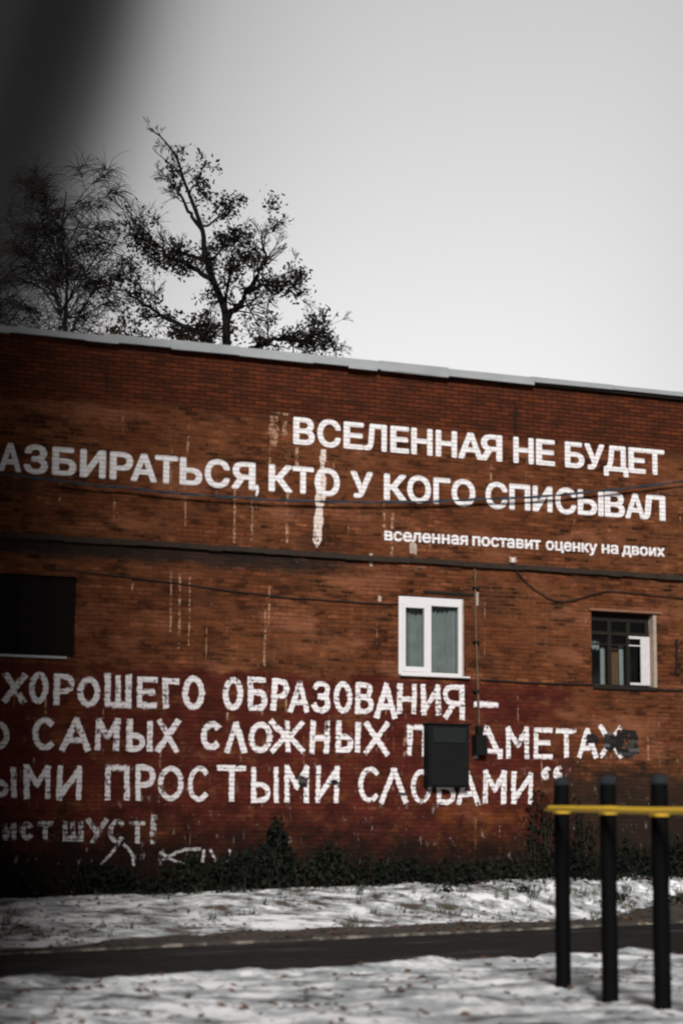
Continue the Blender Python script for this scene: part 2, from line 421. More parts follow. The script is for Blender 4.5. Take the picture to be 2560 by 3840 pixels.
def build_wall():
    xs = sorted({X0, X1} | {h[0] for h in HOLES} | {h[1] for h in HOLES})
    zs = sorted({-.3, ZT} | {h[2] for h in HOLES} | {h[3] for h in HOLES})
    sp = Soup()
    def quad(a, b, c, d): sp.add([a, b, c, d], [(0, 1, 2, 3)])
    for i in range(len(xs)-1):
        for j in range(len(zs)-1):
            xm, zm = (xs[i]+xs[i+1])/2, (zs[j]+zs[j+1])/2
            if any(h[0] < xm < h[1] and h[2] < zm < h[3] for h in HOLES): continue
            quad((xs[i], 0, zs[j]), (xs[i+1], 0, zs[j]), (xs[i+1], 0, zs[j+1]), (xs[i], 0, zs[j+1]))
    for x0, x1, z0, z1, d in HOLES:
        quad((x0, 0, z0), (x0, 0, z1), (x0, d+.2, z1), (x0, d+.2, z0))
        quad((x1, 0, z0), (x1, d+.2, z0), (x1, d+.2, z1), (x1, 0, z1))
        quad((x0, 0, z1), (x1, 0, z1), (x1, d+.2, z1), (x0, d+.2, z1))
        quad((x0, 0, z0), (x0, d+.2, z0), (x1, d+.2, z0), (x1, 0, z0))
    quad((X0, 0, -.3), (X0, 0, ZT), (X0, DEP, ZT), (X0, DEP, -.3))
    quad((X1, 0, -.3), (X1, DEP, -.3), (X1, DEP, ZT), (X1, 0, ZT))
    quad((X0, DEP, -.3), (X0, DEP, ZT), (X1, DEP, ZT), (X1, DEP, -.3))
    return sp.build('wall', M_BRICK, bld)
build_wall()

# string course: a projecting brick row, its top edge ragged where bricks are lost
sp = Soup()
x = X0
while x < X1:
    w = random.choice((.26, .26, .52, .78))
    w = min(w, X1-x)
    dz = random.uniform(-.012, .012); dy = random.uniform(-.02, .015)
    if random.random() < .06: dy = .05
    a, b, y0, z0, z1 = x+.003, x+w-.003, -.085+dy, 6.385+dz, 6.475+dz*.5
    sp.add([(a, y0, z0), (b, y0, z0), (b, .02, z0), (a, .02, z0), (a, y0, z1), (b, y0, z1), (b, .02, z1+.02), (a, .02, z1+.02)],
           [(0, 3, 2, 1), (4, 5, 6, 7), (0, 1, 5, 4), (1, 2, 6, 5), (2, 3, 7, 6), (3, 0, 4, 7)])
    x += w
M_COURSE = plain('shadow_dark_course', (.020, .013, .009), .95, .6, 5, .5)  # dark base colour stands in for the shadow under the ledge
sp.build('string_course', M_COURSE, bld)

# flat roof and its metal edge
sp = Soup()
bm = bmesh.new(); box(bm, X0-.25, X1+.25, -.13, DEP+.25, 9.985, 10.0)
roof = obj('roof', bm, M_ROOF, bld)
sp = Soup()
x = X0-.25
heights = []
while x < X1:
    w = random.uniform(1.1, 1.9)
    zt = 10.06 + random.uniform(-.01, .01) - .06*max(0, min(1, (-4.3-x)/1.6))
    zb = 9.905 + .09*max(0, min(1, (x-1.0)/5)) + random.uniform(-.018, .015)
    y0 = -.15 - random.uniform(0, .02)
    a, b = x-.04, min(x+w, X1+.25)
    tl = random.uniform(-.012, .012)
    sp.add([(a, y0, zb), (b, y0-.006, zb+tl), (b, y0-.006, zt), (a, y0, zt), (a, y0+.10, zt+.012), (b, y0+.10, zt+.012),
            (a, y0+.03, zb-.01), (b, y0+.03, zb-.01+tl)],
           [(0, 1, 2, 3), (3, 2, 5, 4), (6, 7, 1, 0)])
    x += w
fas = sp.build('roof_fascia', M_SHEET, roof)
# a lifted, overlapping sheet near the middle of the edge
for a, b, z0, z1, y0 in ((.05, .62, 9.872, 9.915, -.175), (.98, 1.9, 9.905, 9.945, -.18), (-4.9, -4.3, 9.885, 9.92, -.175)):
    sp = Soup(); sp.add([(a, y0, z0), (b, y0, z0), (b, y0, z1), (a, y0, z1), (b, y0+.06, z0), (a, y0+.06, z0)], [(0, 1, 2, 3), (0, 5, 4, 1)])
    sp.build('loose_flashing', M_SHEET, roof)
# dark strip standing in for the shadow under the roof edge
bm = bmesh.new(); box(bm, X0, X1, -.10, -.003, 9.93, 9.984)
obj('eaves_shadow_strip', bm, M_DARKWOOD, roof)

def mat_surf(): pass
# ---- white plastic window with a curtain
def room(parent, x0, x1, z0, z1, y):
    sp = Soup()
    d = 1.6
    v = [(x0-.3, y, z0-.3), (x1+.3, y, z0-.3), (x1+.3, y, z1+.3), (x0-.3, y, z1+.3)]
    v += [(a, y+d, c) for a, _, c in v]
    sp.add(v, [(4, 5, 6, 7), (0, 4, 7, 3), (1, 2, 6, 5), (3, 7, 6, 2), (0, 1, 5, 4)])
    return sp.build('room_interior', M_ROOM, parent)

def curtain(parent, x0, x1, z0, z1, y, mat, folds, amp=.03, name='curtain'):
    sp = Soup(); n = 90
    ph = random.uniform(0, 6)
    vs = []
    for i in range(n+1):
        t = i/n; xx = x0+(x1-x0)*t
        yy = y + amp*math.sin(t*folds*2*math.pi+ph) + amp*.6*math.sin(t*folds*.37*2*math.pi+1.3*ph)
        vs += [(xx, yy, z0), (xx, yy+amp*.2, z1)]
    sp.add(vs, [(2*i, 2*i+2, 2*i+3, 2*i+1) for i in range(n)])
    return sp.build(name, mat, parent, True)

def frame_boxes(lst, mat, name, parent, bev=.006):
    bm = bmesh.new()
    for b in lst: box(bm, *b, bevel=bev)
    return obj(name, bm, mat, parent)

x0, x1, z0, z1 = 1.14, 2.47, 4.36, 5.80
fx1 = 2.425
win = frame_boxes([(x0+.004, x0+.085, .012, .085, z0+.05, z1-.17), (fx1-.072, fx1, .012, .085, z0+.05, z1-.17),
                   (x0+.004, fx1, .010, .085, z1-.17, z1-.02), (x0+.004, fx1, .010, .085, z0+.004, z0+.05),
                   (1.70, 1.80, .008, .085, z0+.05, z1-.17)], M_WHITE, 'window', bld)
win['label'] = 'white plastic two-pane window with grey-green curtain'
frame_boxes([(x0+.085, x0+.14, -.002, .07, z0+.05, z1-.17), (1.655, 1.70, -.002, .07, z0+.05, z1-.17),
             (x0+.14, 1.655, -.002, .07, z1-.225, z1-.17), (x0+.14, 1.655, -.002, .07, z0+.05, z0+.145)], M_WHITE, 'sash', win)
pyobj('pane', [(x0+.13, .04, z0+.13), (1.66, .04, z0+.13), (1.66, .04, z1-.21), (x0+.13, .04, z1-.21)], [(0, 1, 2, 3)], M_GLASS, win)
pyobj('pane', [(1.79, .05, z0+.04), (fx1-.06, .05, z0+.04), (fx1-.06, .05, z1-.16), (1.79, .05, z1-.16)], [(0, 1, 2, 3)], M_GLASS, win)
curtain(win, x0, 1.40, z0, z1, .17, M_CURTAIN, 6)
curtain(win, 1.42, 2.22, z0, z1, .20, M_CURTAIN, 9, .025)
curtain(win, 2.20, 2.46, z0, z1, .15, M_CURTAIN, 3, .02)
room(win, x0, x1, z0, z1, .31)
bm = bmesh.new(); box(bm, x0-.0, 2.53, -.11, -.004, z0-.035, z0-.005, .006); obj('sill', bm, M_WHITE, win)
# plaster smeared round the right-hand jamb where the old opening was wider
bm = bmesh.new(); box(bm, fx1+.002, x1-.003, .03, .09, z0+.01, z1-.01); obj('jamb_plaster', bm, M_PLASTER, win)
bm = bmesh.new(); box(bm, 1.62, 2.66, -.03, .0, z1+.045, z1+.10, .008); obj('lintel', bm, M_DARKWOOD, win)

# ---- old wooden window
x0, x1, z0, z1 = 5.13, 6.56, 4.28, 5.70
y = .17
cols = [(x0+.004, x0+.075), (x0+.455, x0+.53), (x0+.86, x0+.94), (x1-.15, x1-.075)]
ow = frame_boxes([(a, b, y, y+.08, z0+.06, z1-.16) for a, b in cols] +
                 [(x0+.004, x1-.075, y, y+.08, z1-.16, z1-.004), (x0+.004, x1-.075, y, y+.08, z0+.004, z0+.06)] +
                 [(cols[i][1], cols[i+1][0], y-.005, y+.08, 5.28, 5.345) for i in range(3)] +
                 [(cols[i][1], cols[i+1][0], y+.005, y+.07, 5.085, 5.115) for i in range(2)], M_DARKWOOD, 'window', bld, .004)
ow['label'] = 'old dark wooden window with one white-painted casement'
a, b = x0+.90, x1-.076
frame_boxes([(a, b-.20, y-.03, y-.006, 5.225, 5.275), (a, b-.20, y-.03, y-.006, 5.085, 5.108), (a+.02, b-.20, y-.03, y-.006, z0+.065, z0+.11),
             (b-.20, b, y-.034, y-.006, z0+.065, 5.275)], M_OLDWHITE, 'casement', ow, .004)
for px in (x0+.36, x0+.77):
    frame_boxes([(px, px+.085, y+.12, y+.15, z0+.06, 5.06 if px < 5.6 else 5.10)], M_FROST, 'inner_frame', ow, .004)
for i in range(3):
    a, b = cols[i][1]-.01, cols[i+1][0]+.01
    pyobj('pane', [(a, y+.045, z0+.05), (b, y+.045, z0+.05), (b, y+.045, 5.29), (a, y+.045, 5.29)], [(0, 1, 2, 3)], M_GLASS, ow)
    pyobj('pane', [(a, y+.045, 5.34), (b, y+.045, 5.34), (b, y+.045, z1-.15), (a, y+.045, z1-.15)], [(0, 1, 2, 3)], M_GLASS, ow)
curtain(ow, x0+.50, x0+.86, z0, 5.05, y+.22, M_OCHRE, 4, .02)
curtain(ow, x0+.02, x0+.40, 5.0, 5.2, y+.24, M_FROST, 4, .02)
room(ow, x0, x1, z0, z1, .445)
bm = bmesh.new(); box(bm, x1-.072, x1-.002, .008, .26, z0+.006, z1-.006); obj('jamb_plaster', bm, M_PLASTER, ow)
bm = bmesh.new(); box(bm, x0+.02, x1-.03, -.05, -.003, z0-.05, z0+.02, .008); obj('sill', bm, M_DARKWOOD, ow)
bm = bmesh.new(); box(bm, x0-.06, x1+.10, -.045, -.003, z1+.005, z1+.055, .006); obj('lintel', bm, plain('old_brick_lintel', (.16, .075, .045), .9, .4, 8, .4), ow)

# ---- boarded-up opening on the left
x0, x1, z0, z1 = -9.3, -4.90, 4.42, 5.79
sp = Soup()
n = 9
bm = bmesh.new()
for i in range(n):
    a = x0+.01+(x1-x0-.02)*i/n; b = x0+.01+(x1-x0-.02)*(i+1)/n
    box(bm, a+.004, b-.004, .07+random.uniform(0, .006), .10, z0+.004, z1-.004, .004)
bo = obj('window', bm, plain('black_painted_boards', (.008, .0062, .0055), .95, .4, 7, .3, 0, .05), bld)
bo['label'] = 'wide opening closed with black-painted boards'
bm = bmesh.new(); box(bm, x0-.05, x1-.15, -.07, -.004, z0-.04, z0+.0, .006); obj('sill', bm, M_SHEET, bo)
# ------------------------------------------------------------ the writing
ROUND = 'СОЗ'
def glyph(ch):
    """outline of one letter, filled by the winding rule"""
    cu = bpy.data.curves.new('glyph', 'FONT'); cu.body = ch; cu.resolution_u = 5; cu.fill_mode = 'NONE'
    o = bpy.data.objects.new('glyph', cu); C.objects.link(o)
    me = bpy.data.meshes.new_from_object(o.evaluated_get(bpy.context.evaluated_depsgraph_get()))
    V = [Vector((v.co.x, v.co.y)) for v in me.vertices]; E = [tuple(e.vertices) for e in me.edges]
    bpy.data.objects.remove(o); bpy.data.curves.remove(cu); bpy.data.meshes.remove(me)
    # walk the loops so that every edge points along its contour
    nb = {}
    for a, b in E: nb.setdefault(a, []).append(b); nb.setdefault(b, []).append(a)
    seen, seg = set(), []
    for s in sorted(nb):
        if s in seen: continue
        loop = [s]; seen.add(s); cur = s; nxt = s+1 if s+1 in nb[s] else nb[s][0]
        while nxt not in seen:
            loop.append(nxt); seen.add(nxt); cur = nxt
            rest = [q for q in nb[cur] if q not in seen]
            if not rest: break
            nxt = rest[0]
        seg += [(V[loop[k]], V[loop[(k+1) % len(loop)]]) for k in range(len(loop))]
    def inside(p):
        w = 0
        for a, b in seg:
            if (a.y <= p.y) != (b.y <= p.y):
                x = a.x+(p.y-a.y)/(b.y-a.y)*(b.x-a.x)
                if x > p.x: w += 1 if b.y > a.y else -1
        return w != 0
    r = geometry.delaunay_2d_cdt(V, E, [], 0, 1e-5)
    ov = r[0]
    F = [tuple(f) for f in r[2] if inside(sum((ov[q] for q in f), Vector((0, 0)))/len(f))]
    return [(v.x, v.y) for v in ov], F
def stencil(words, zb, zt, label, mat, bold=.036, low=None):
    """upright grotesque letters fitted to their own places on the wall, one mesh a word; the
    weight comes from laying the thin letter down several times, each a hair in front of the last"""
    for word in words:
        sp = Soup()
        for ch, a, b in word:
            V, F = glyph(ch)
            xs = [x for x, y in V]; xa, xb = min(xs)-bold, max(xs)+bold
            if low: y0, y1, za, zc = -bold*.6, .546+bold*.6, 0, zt
            else:
                y0, y1, za, zc = -bold*.8, .727+bold*.8, zb, zt
                if ch in ROUND: za, zc = za-.004, zc+.004
                if ch == ',': y0, y1, za, zc = -.16, .13, zb-.115, zb+.09
            for k, (dx, dy) in enumerate(((0, 0), (1, 0), (-1, 0), (0, .8), (0, -.8), (.8, .65), (-.8, .65), (.8, -.65), (-.8, -.65))):
                vs = []
                for x, y in V:
                    u = a+(b-a)*(x+dx*bold-xa)/(xb-xa)
                    v = za+(zc-za)*(y+dy*bold-y0)/(y1-y0)
                    vs.append((u, -.0030-.0003*k, v+(low(u) if low else 0)))
                sp.add(vs, F)
        o = sp.build('painted_word', mat, bld)
        o['label'] = label
def words_of(L, gap):
    out = [[L[0]]]
    for p, q in zip(L, L[1:]):
        if q[1]-p[2] > gap: out.append([])
        out[-1].append(q)
    return out
stencil(words_of(R1, .15), 8.415, 8.912, 'large stencilled white capitals, upper line', M_PAINT)
stencil(words_of(R2, .15), 7.52, 8.012, 'large stencilled white capitals, second line', M_PAINT)
stencil([[w] for w in R3], 0, .172, 'small white lower-case lettering', M_PAINT, .034, lambda x: 6.782+.0075*(x-.85))

def ell(n=28, a0=0, a1=360): return [(.5+.5*math.cos(R(a0+(a1-a0)*i/n)), .5+.5*math.sin(R(a0+(a1-a0)*i/n))) for i in range(n+1)]
GL = {
 'Х': [[(0, 1), (1, 0)], [(0, 0), (1, 1)]],
 'О': [ell()],
 'Р': [[(0, 0), (0, 1)], [(0, 1), (.55, 1), (.85, .94), (1, .78), (.95, .6), (.75, .48), (.4, .43), (0, .42)]],
 'Ш': [[(0, 1), (0, 0)], [(.5, 1), (.5, 0)], [(1, 1), (1, 0)], [(0, 0), (1, 0)]],
 'Е': [[(0, 1), (0, 0)], [(0, 1), (1, 1)], [(0, .52), (.85, .52)], [(0, 0), (1, 0)]],
 'Г': [[(0, 1), (0, 0)], [(0, 1), (1, 1)]],
 'Б': [[(0, 1), (0, 0)], [(0, 1), (.95, 1)], [(0, .55), (.6, .55), (.88, .48), (1, .28), (.9, .08), (.6, 0), (0, 0)]],
 'А': [[(0, 0), (.5, 1)], [(.5, 1), (1, 0)], [(.2, .3), (.8, .3)]],
 'З': [[(0, .84), (.2, .98), (.55, 1), (.9, .9), (.93, .68), (.75, .55), (.4, .52)], [(.4, .52), (.8, .48), (1, .28), (.9, .08), (.55, 0), (.2, .03), (0, .16)]],
 'В': [[(0, 1), (0, 0)], [(0, 1), (.55, 1), (.85, .9), (.85, .68), (.6, .55), (0, .53)], [(.5, .54), (.85, .47), (1, .27), (.88, .07), (.55, 0), (0, 0)]],
 'Н': [[(0, 1), (0, 0)], [(1, 1), (1, 0)], [(0, .48), (1, .48)]],
 'И': [[(0, 1), (0, 0)], [(0, .05), (1, .95)], [(1, 1), (1, 0)]],
 'Я': [[(1, 1), (1, 0)], [(1, 1), (.45, 1), (.1, .93), (0, .75), (.1, .55), (.4, .47), (1, .45)], [(.5, .45), (0, 0)]],
 'С': [ell(26, 48, 312)],
 'М': [[(0, 1), (0, 0)], [(0, 1), (.5, .42)], [(.5, .42), (1, 1)], [(1, 1), (1, 0)]],
 'Ы': [[(0, 1), (0, 0)], [(0, .5), (.4, .48), (.6, .36), (.62, .16), (.45, .02), (0, 0)], [(1, 1), (1, 0)]],
 'Л': [[(0, 0), (.5, 1)], [(.5, 1), (1, 0)]],
 'Ж': [[(.5, 1), (.5, 0)], [(0, 1), (.42, .5)], [(1, 1), (.58, .5)], [(0, 0), (.42, .5)], [(1, 0), (.58, .5)]],
 'П': [[(0, 1), (0, 0)], [(0, 1), (1, 1)], [(1, 1), (1, 0)]],
 'Т': [[(0, 1), (1, 1)], [(.5, 1), (.5, 0)]],
 'Д': [[(.2, .2), (.48, 1)], [(.48, 1), (.88, .2)], [(0, .2), (1, .2)], [(0, .2), (0, 0)], [(1, .2), (1, 0)]],
 'У': [[(0, 1), (.5, .45)], [(1, 1), (.28, 0)]],
 '!': [[(.55, 1), (.5, .34)], [(.5, .06), (.5, 0)]],
 '—': [[(0, .5), (1, .5)]],
 '“': [[(.85, 1), (.3, .75), (.2, .35), (.5, .1), (.8, .3), (.6, .5)]],
}
def ribbon(sp, pts, w, y, rough):
    """one brush stroke: ragged edges, blunt ends"""
    P = []
    for i in range(len(pts)-1):
        a, b = Vector(pts[i]), Vector(pts[i+1]); n = max(1, int((b-a).length/.025))
        P += [a+(b-a)*k/n for k in range(n)]
    P.append(Vector(pts[-1]))
    closed = (P[0]-P[-1]).length < 1e-4
    n = len(P); vs = []
    d0 = random.uniform(0, 50)
    for i, p in enumerate(P):
        a, b = P[max(i-1, 0)], P[min(i+1, n-1)]
        if closed and i in (0, n-1): a, b = P[-2], P[1]
        d = (b-a).normalized(); nn = Vector((-d.y, d.x))
        for s in (-1, 1):
            e = w*.5*(1+rough*.5*noise.noise(Vector((i*.35, d0+s*9, 1)))+rough*random.uniform(-.22, .22))
            q = p+nn*s*e
            if not closed and i == 0: q -= d*w*random.uniform(.25, .55)
            if not closed and i == n-1: q += d*w*random.uniform(.25, .55)
            vs.append((q.x, y, q.y))
    if closed: vs[-2], vs[-1] = vs[0], vs[1]
    sp.add(vs, [(2*i, 2*i+2, 2*i+3, 2*i+1) for i in range(n-1)])
def brushed(letters, w, label, mat, rough=.55, gap=.22):
    for word in words_of(letters, gap):
        sp = Soup(); k = 0
        for ch, a, b, z0, z1 in word:
            ww = w
            if ch == '!': ww = w*1.15
            if ch == '“': ww = w*.9
            if ch == '—': ww = (z1-z0)
            ia, ib, ja, jb = a+ww*.5, b-ww*.5, z0+ww*.45, z1-ww*.45
            if ib < ia+.01: ia = ib = (a+b)/2
            tilt = random.uniform(-.02, .02)
            for st in GL[ch]:
                k += 1
                pts = [(ia+(ib-ia)*u+tilt*(v-.5), ja+(jb-ja)*v) for u, v in st]
                if len(pts) > 2: pts = [(p.x, p.y) for p in smooth_path([(u, v, 0) for u, v in pts], 4)]
                ribbon(sp, pts, ww*random.uniform(.90, 1.10), -.0035-.0004*(k % 6), rough)
        sp.build('painted_word', mat, bld)['label'] = label
brushed(HAND_A, .098, 'hand-brushed white capitals, first line', M_BRUSH)
brushed(HAND_B, .098, 'hand-brushed white capitals, second line', M_BRUSH)
brushed(HAND_C, .092, 'hand-brushed white capitals, third line', M_BRUSH)
brushed(HAND_D, .082, 'short faded signature', M_FADED, .55, .13)

# stray faded brush marks below the signature, lime drip and overpainted spots
def blob(x0, x1, z0, z1, y, ragged=.12, n=36, sq=.5):
    cx, cz, rx, rz = (x0+x1)/2, (z0+z1)/2, (x1-x0)/2, (z1-z0)/2
    d = random.uniform(0, 90); out = []
    for i in range(n):
        t = 2*math.pi*i/n; c, s = math.cos(t), math.sin(t)
        k = 1+ragged*2*noise.noise(Vector((c*1.5+d, s*1.5, 0)))+ragged*.6*noise.noise(Vector((c*6+d, s*6, 4)))
        out.append((cx+rx*k*math.copysign(abs(c)**sq, c), y, cz+rz*k*math.copysign(abs(s)**sq, s)))
    return out
sp = Soup()
for pts in ([(-4.05, 1.30), (-4.2, 1.1), (-4.35, .98)], [(-3.95, 1.28), (-3.8, 1.12), (-3.78, .95)], [(-3.3, 1.15), (-3.0, 1.0), (-2.6, .93), (-2.52, 1.2)],
            [(-3.25, 1.05), (-2.9, 1.2), (-2.6, 1.22)], [(-2.4, 1.2), (-2.3, .98)], [(-2.05, 1.2), (-2.1, 1.0)]):
    sp = Soup(); ribbon(sp, [(p.x, p.y) for p in smooth_path([(u, v, 0) for u, v in pts], 5)], .05, -.0035-random.uniform(0, .002), .7)
    sp.build('painted_scrawl', M_FADED, bld)

sp = Soup()                                   # white lime drip
n = 70; vs = []
for i in range(n+1):
    t = i/n; z = 8.36-(8.36-6.56)*t
    w = .085+.05*noise.noise(Vector((t*9, 3, 0)))+.012*random.uniform(-1, 1)
    if t > .93: w *= max(.12, (1-t)/.07)
    if t < .22: w *= .55+.9*noise.noise(Vector((t*40, 8, 0)))**2
    c = -.36-.12*t
    vs += [(c-w, -.0022, z), (c+w*random.uniform(.8, 1.15), -.0022, z)]
sp.add(vs, [(2*i, 2*i+1, 2*i+3, 2*i+2) for i in range(n)])
o = sp.build('lime_stain', M_LIME, bld); o['label'] = 'broad white lime drip'
for cx, za, zb, w in ((-1.33, 8.93, 8.35, .07), (-1.12, 8.85, 8.55, .05), (-1.4, 8.35, 7.6, .02), (-.88, 8.38, 8.0, .025), (-1.05, 7.5, 6.6, .02), (-1.72, 7.55, 6.6, .018), (-2.05, 7.5, 6.55, .018),
                      (1.0, 7.3, 6.5, .025), (-3.2, 6.0, 4.9, .014), (-3.04, 5.95, 4.6, .018), (-2.86, 5.9, 4.7, .014), (-1.45, 5.4, 4.4, .02), (-3.9, 5.75, 5.6, .025), (-1.2, 8.97, 8.92, .16)):
    nn = max(2, int(abs(za-zb)/.04)); vs = []
    for i in range(nn+1):
        z = za+(zb-za)*i/nn; ww = w*(1+.7*noise.noise(Vector((z*7, cx*5, 2)))+random.uniform(-.2, .2))
        c = cx+.012*noise.noise(Vector((z*3, cx, 7)))
        vs += [(c-ww, -.0024, z), (c+ww, -.0024, z)]
    sp = Soup(); sp.add(vs, [(2*i, 2*i+1, 2*i+3, 2*i+2) for i in range(nn)])
    sp.build('lime_stain', M_RUN, bld)

sp = Soup(); k = 0
for q in ((5.36, 5.62, 3.10, 3.43, .10), (5.60, 6.12, 2.98, 3.50, .16), (-.79, -.60, 2.30, 2.50, .25), (-.18, -.03, 2.36, 2.44, .2), (1.13, 1.33, 2.18, 2.25, .25), (4.98, 5.25, 3.2, 3.38, .2), (1.5, 1.6, 6.28, 6.34, .2)):
    k += 1
    v = blob(*q[:4], -.0062-.0003*k, q[4], 60, .7); sp = Soup(); sp.add(v, [tuple(range(len(v)-1, -1, -1))])
    sp.build('overpaint_patch', M_OVER, bld)
sp = Soup()
for q in ((1.36, 1.5, 6.55, 6.78, .2), (2.66, 2.76, 5.70, 5.95, .2), (3.40, 3.56, 6.53, 6.64, .2), (.55, .62, 6.3, 6.55, .2), (.72, .80, 5.65, 5.75, .2)):
    v = blob(*q[:4], -.0028, q[4]); sp = Soup(); sp.add(v, [tuple(range(len(v)-1, -1, -1))])
    sp.build('mortar_patch', M_PLASTER, bld)

# ------------------------------------------------------------ things fixed to the wall
M_CAB = plain('dark_grey_painted_steel', (.0042, .0045, .005), .75, .25, 3, .05, 0, .12)
cab = thing('utility_cabinet', 'dark grey metal cabinet hung on the wall over the hand-painted slogan', 'cabinet', on_wall(2.035, 2.345), YAW)
bm = bmesh.new(); box(bm, -.40, .40, -.24, -.004, 0, 1.112, .008); obj('body', bm, M_CAB, cab)
bm = bmesh.new(); box(bm, -.375, .375, -.262, -.243, .03, .72, .005); dr = obj('door', bm, M_CAB, cab)
bm = bmesh.new(); box(bm, .30, .335, -.285, -.262, .33, .45, .005); obj('handle', bm, M_DARKWOOD, dr)
for z in (.14, .58):
    bm = bmesh.new(); box(bm, -.385, -.345, -.272, -.2625, z, z+.07, .003); obj('hinge', bm, M_CAB, dr)
bm = bmesh.new(); box(bm, -.33, .33, -.262, -.243, .79, 1.06, .005); obj('upper_panel', bm, plain('slate_panel', (.0075, .0085, .0092), .7, .25, 4, 0, 0, .15), cab)
bm = bmesh.new(); box(bm, -.43, .43, -.28, -.004, 1.115, 1.14, .006); obj('lid', bm, M_CAB, cab)

M_PIPE = plain('flaking_gas_pipe', (.085, .05, .03), .85, .95, 9, .3)
gp = thing('gas_pipe', 'thin flaking gas pipe running down the wall right of the white window', 'pipe', on_wall(2.70, 0), YAW)
sp = Soup(); sp.tube(smooth_path([(-.04, -.06, 6.30), (-.035, -.06, 5.4), (0, -.06, 4.4), (.03, -.06, 3.45)]), .021, 8); sp.build('pipe', M_PIPE, gp, True)
for z in (6.0, 5.0, 4.1):
    bm = bmesh.new(); box(bm, -.075, .04, -.10, -.003, z-.02, z+.02, .004); obj('bracket', bm, M_DARKWOOD, gp)
bm = bmesh.new(); box(bm, -.095, .135, -.20, -.004, 2.93, 3.30, .015); box(bm, -.03, .08, -.13, -.006, 3.302, 3.46, .01)
obj('valve_box', bm, plain('black_valve_box', (.005, .005, .005), .8, .3, 6, 0, 0, .1), gp)
sp = Soup(); sp.tube([(-.04, -.06, 6.30), (-.04, -.02, 6.345), (-.04, .02, 6.35)], .021, 8); sp.build('elbow', M_PIPE, gp)

vp = thing('conduit_pipe', 'short dark broken conduit on the wall at the right edge of the photo', 'pipe', on_wall(6.98, 0), YAW)
sp = Soup(); sp.tube([(0, -.04, 4.55), (-.005, -.04, 5.25)], .022, 8); sp.build('pipe', M_DARKWOOD, vp)
for z in (5.17, 4.93, 4.62):
    bm = bmesh.new(); box(bm, -.03, .03, -.070, -.003, z-.04, z+.04, .006); obj('clip', bm, M_COURSE, vp)

def mat_cable(name, c):
    return plain(name, c, .55, .2, 4)
def cable(name, pts, r, mat, label, out, wob=0.0, strands=1):
    P = smooth_path([on_wall(s, z, out) for s, z in pts], 8)
    sp = Soup()
    for k in range(strands):
        Q = []
        for i, p in enumerate(P):
            t = i*.55+math.pi*k
            Q.append(p+(Vector((0, 0, math.sin(t)))+WN*math.cos(t))*r*1.0*(strands > 1)+Vector((0, 0, wob*noise.noise(Vector((i*.35, k, 1))))))
        sp.tube(Q, r, 6)
    return tag(sp.build(name, mat, None, True), label, 'cable')
cable('overhead_cable', [(-9.5, 7.75), (-7.2, 7.50)]+c1+[(9.0, 8.62), (13, 9.35)], .013, mat_cable('blue_black_cable', (.018, .030, .042)),
      'blue-black twisted cable sagging across the large slogan', .16, .012, 2)
cable('wall_cable', c2+[(9.5, 6.0)], .012, mat_cable('black_rubber_cable', (.012, .011, .010)), 'black cable drooping from the string course above the wooden window', .05, .02)
cable('wall_cable', [(2.78, 4.322)]+c3[1:]+[(9.5, 4.25)], .016, mat_cable('brown_cable', (.018, .012, .009)), 'straight dark cable below the two windows', .035, .012)
cable('wall_cable', [(-5.5, 5.92), (-3.4, 5.80), (-1.6, 5.66), (0.0, 5.62), (1.10, 5.62)], .011, mat_cable('thin_brown_cable', (.020, .013, .010)), 'thin dark cable left of the white window', .03, .015)
ins = thing('cable_insulator', 'small white insulator where the drooping cable leaves the ledge', 'insulator', on_wall(3.44, 6.505), YAW)
bm = bmesh.new(); bmesh.ops.create_cone(bm, cap_ends=True, segments=12, radius1=.05, radius2=.03, depth=.09, matrix=Matrix.Translation((0, -.06, .05)))
obj('cap', bm, plain('porcelain', (.5, .45, .40), .4, .2), ins, True)
bm = bmesh.new(); box(bm, -.02, .02, -.06, .09, -.0, .012, .002); obj('hook', bm, M_DARKWOOD, ins)

# ------------------------------------------------------------ posts with a yellow rail
M_POST = plain('black_painted_steel_post', (.0016, .0017, .0019), .75, .3, 5, 0, 0, .05)
M_CAPM = plain('grey_cap', (.012, .0155, .018), .9, .35, 14, 0, 0, .2)
M_YEL = plain('yellow_enamel', (.82, .50, .045), .55, .08, 5)
pos = [Vector((2.035, 19.73, 0)), Vector((2.285, 18.34, 0)), Vector((2.565, 17.27, 0)), Vector((2.83, 16.14, 0))]
hts = [1.86, 1.83, 1.805, 1.80]
rail = thing('rail_barrier', 'row of black steel posts joined by a yellow rail, standing in the snow', 'barrier', pos[0])
for p, h in zip(pos, hts):
    q = p-pos[0]; sp = Soup(); n = 20; r = .071
    prof = [(r, -.15), (r, h)]
    vs = []
    for rr, z in prof:
        vs += [(q.x+rr*math.cos(2*math.pi*k/n), q.y+rr*math.sin(2*math.pi*k/n), z) for k in range(n)]
    sp.add(vs, [(k, (k+1) % n, n+(k+1) % n, n+k) for k in range(n)])
    po = sp.build('post', M_POST, rail, True)
    sp = Soup(); vs = []; prof = [(r*1.0, h+.0005), (r*.98, h+.03), (r*.84, h+.055), (r*.5, h+.072), (.002, h+.078)]
    for rr, z in prof:
        vs += [(q.x+rr*math.cos(2*math.pi*k/n), q.y+rr*math.sin(2*math.pi*k/n), z) for k in range(n)]
    sp.add(vs, [(j*n+k, j*n+(k+1) % n, (j+1)*n+(k+1) % n, (j+1)*n+k) for j in range(len(prof)-1) for k in range(n)])
    sp.build('cap', M_CAPM, po, True)
rz = [1.645, 1.618, 1.590, 1.572]
fr = Vector((-.97, -.24, 0)).normalized()          # side of the posts that faces the camera
fr = Vector((-.35, -.94, 0)).normalized()
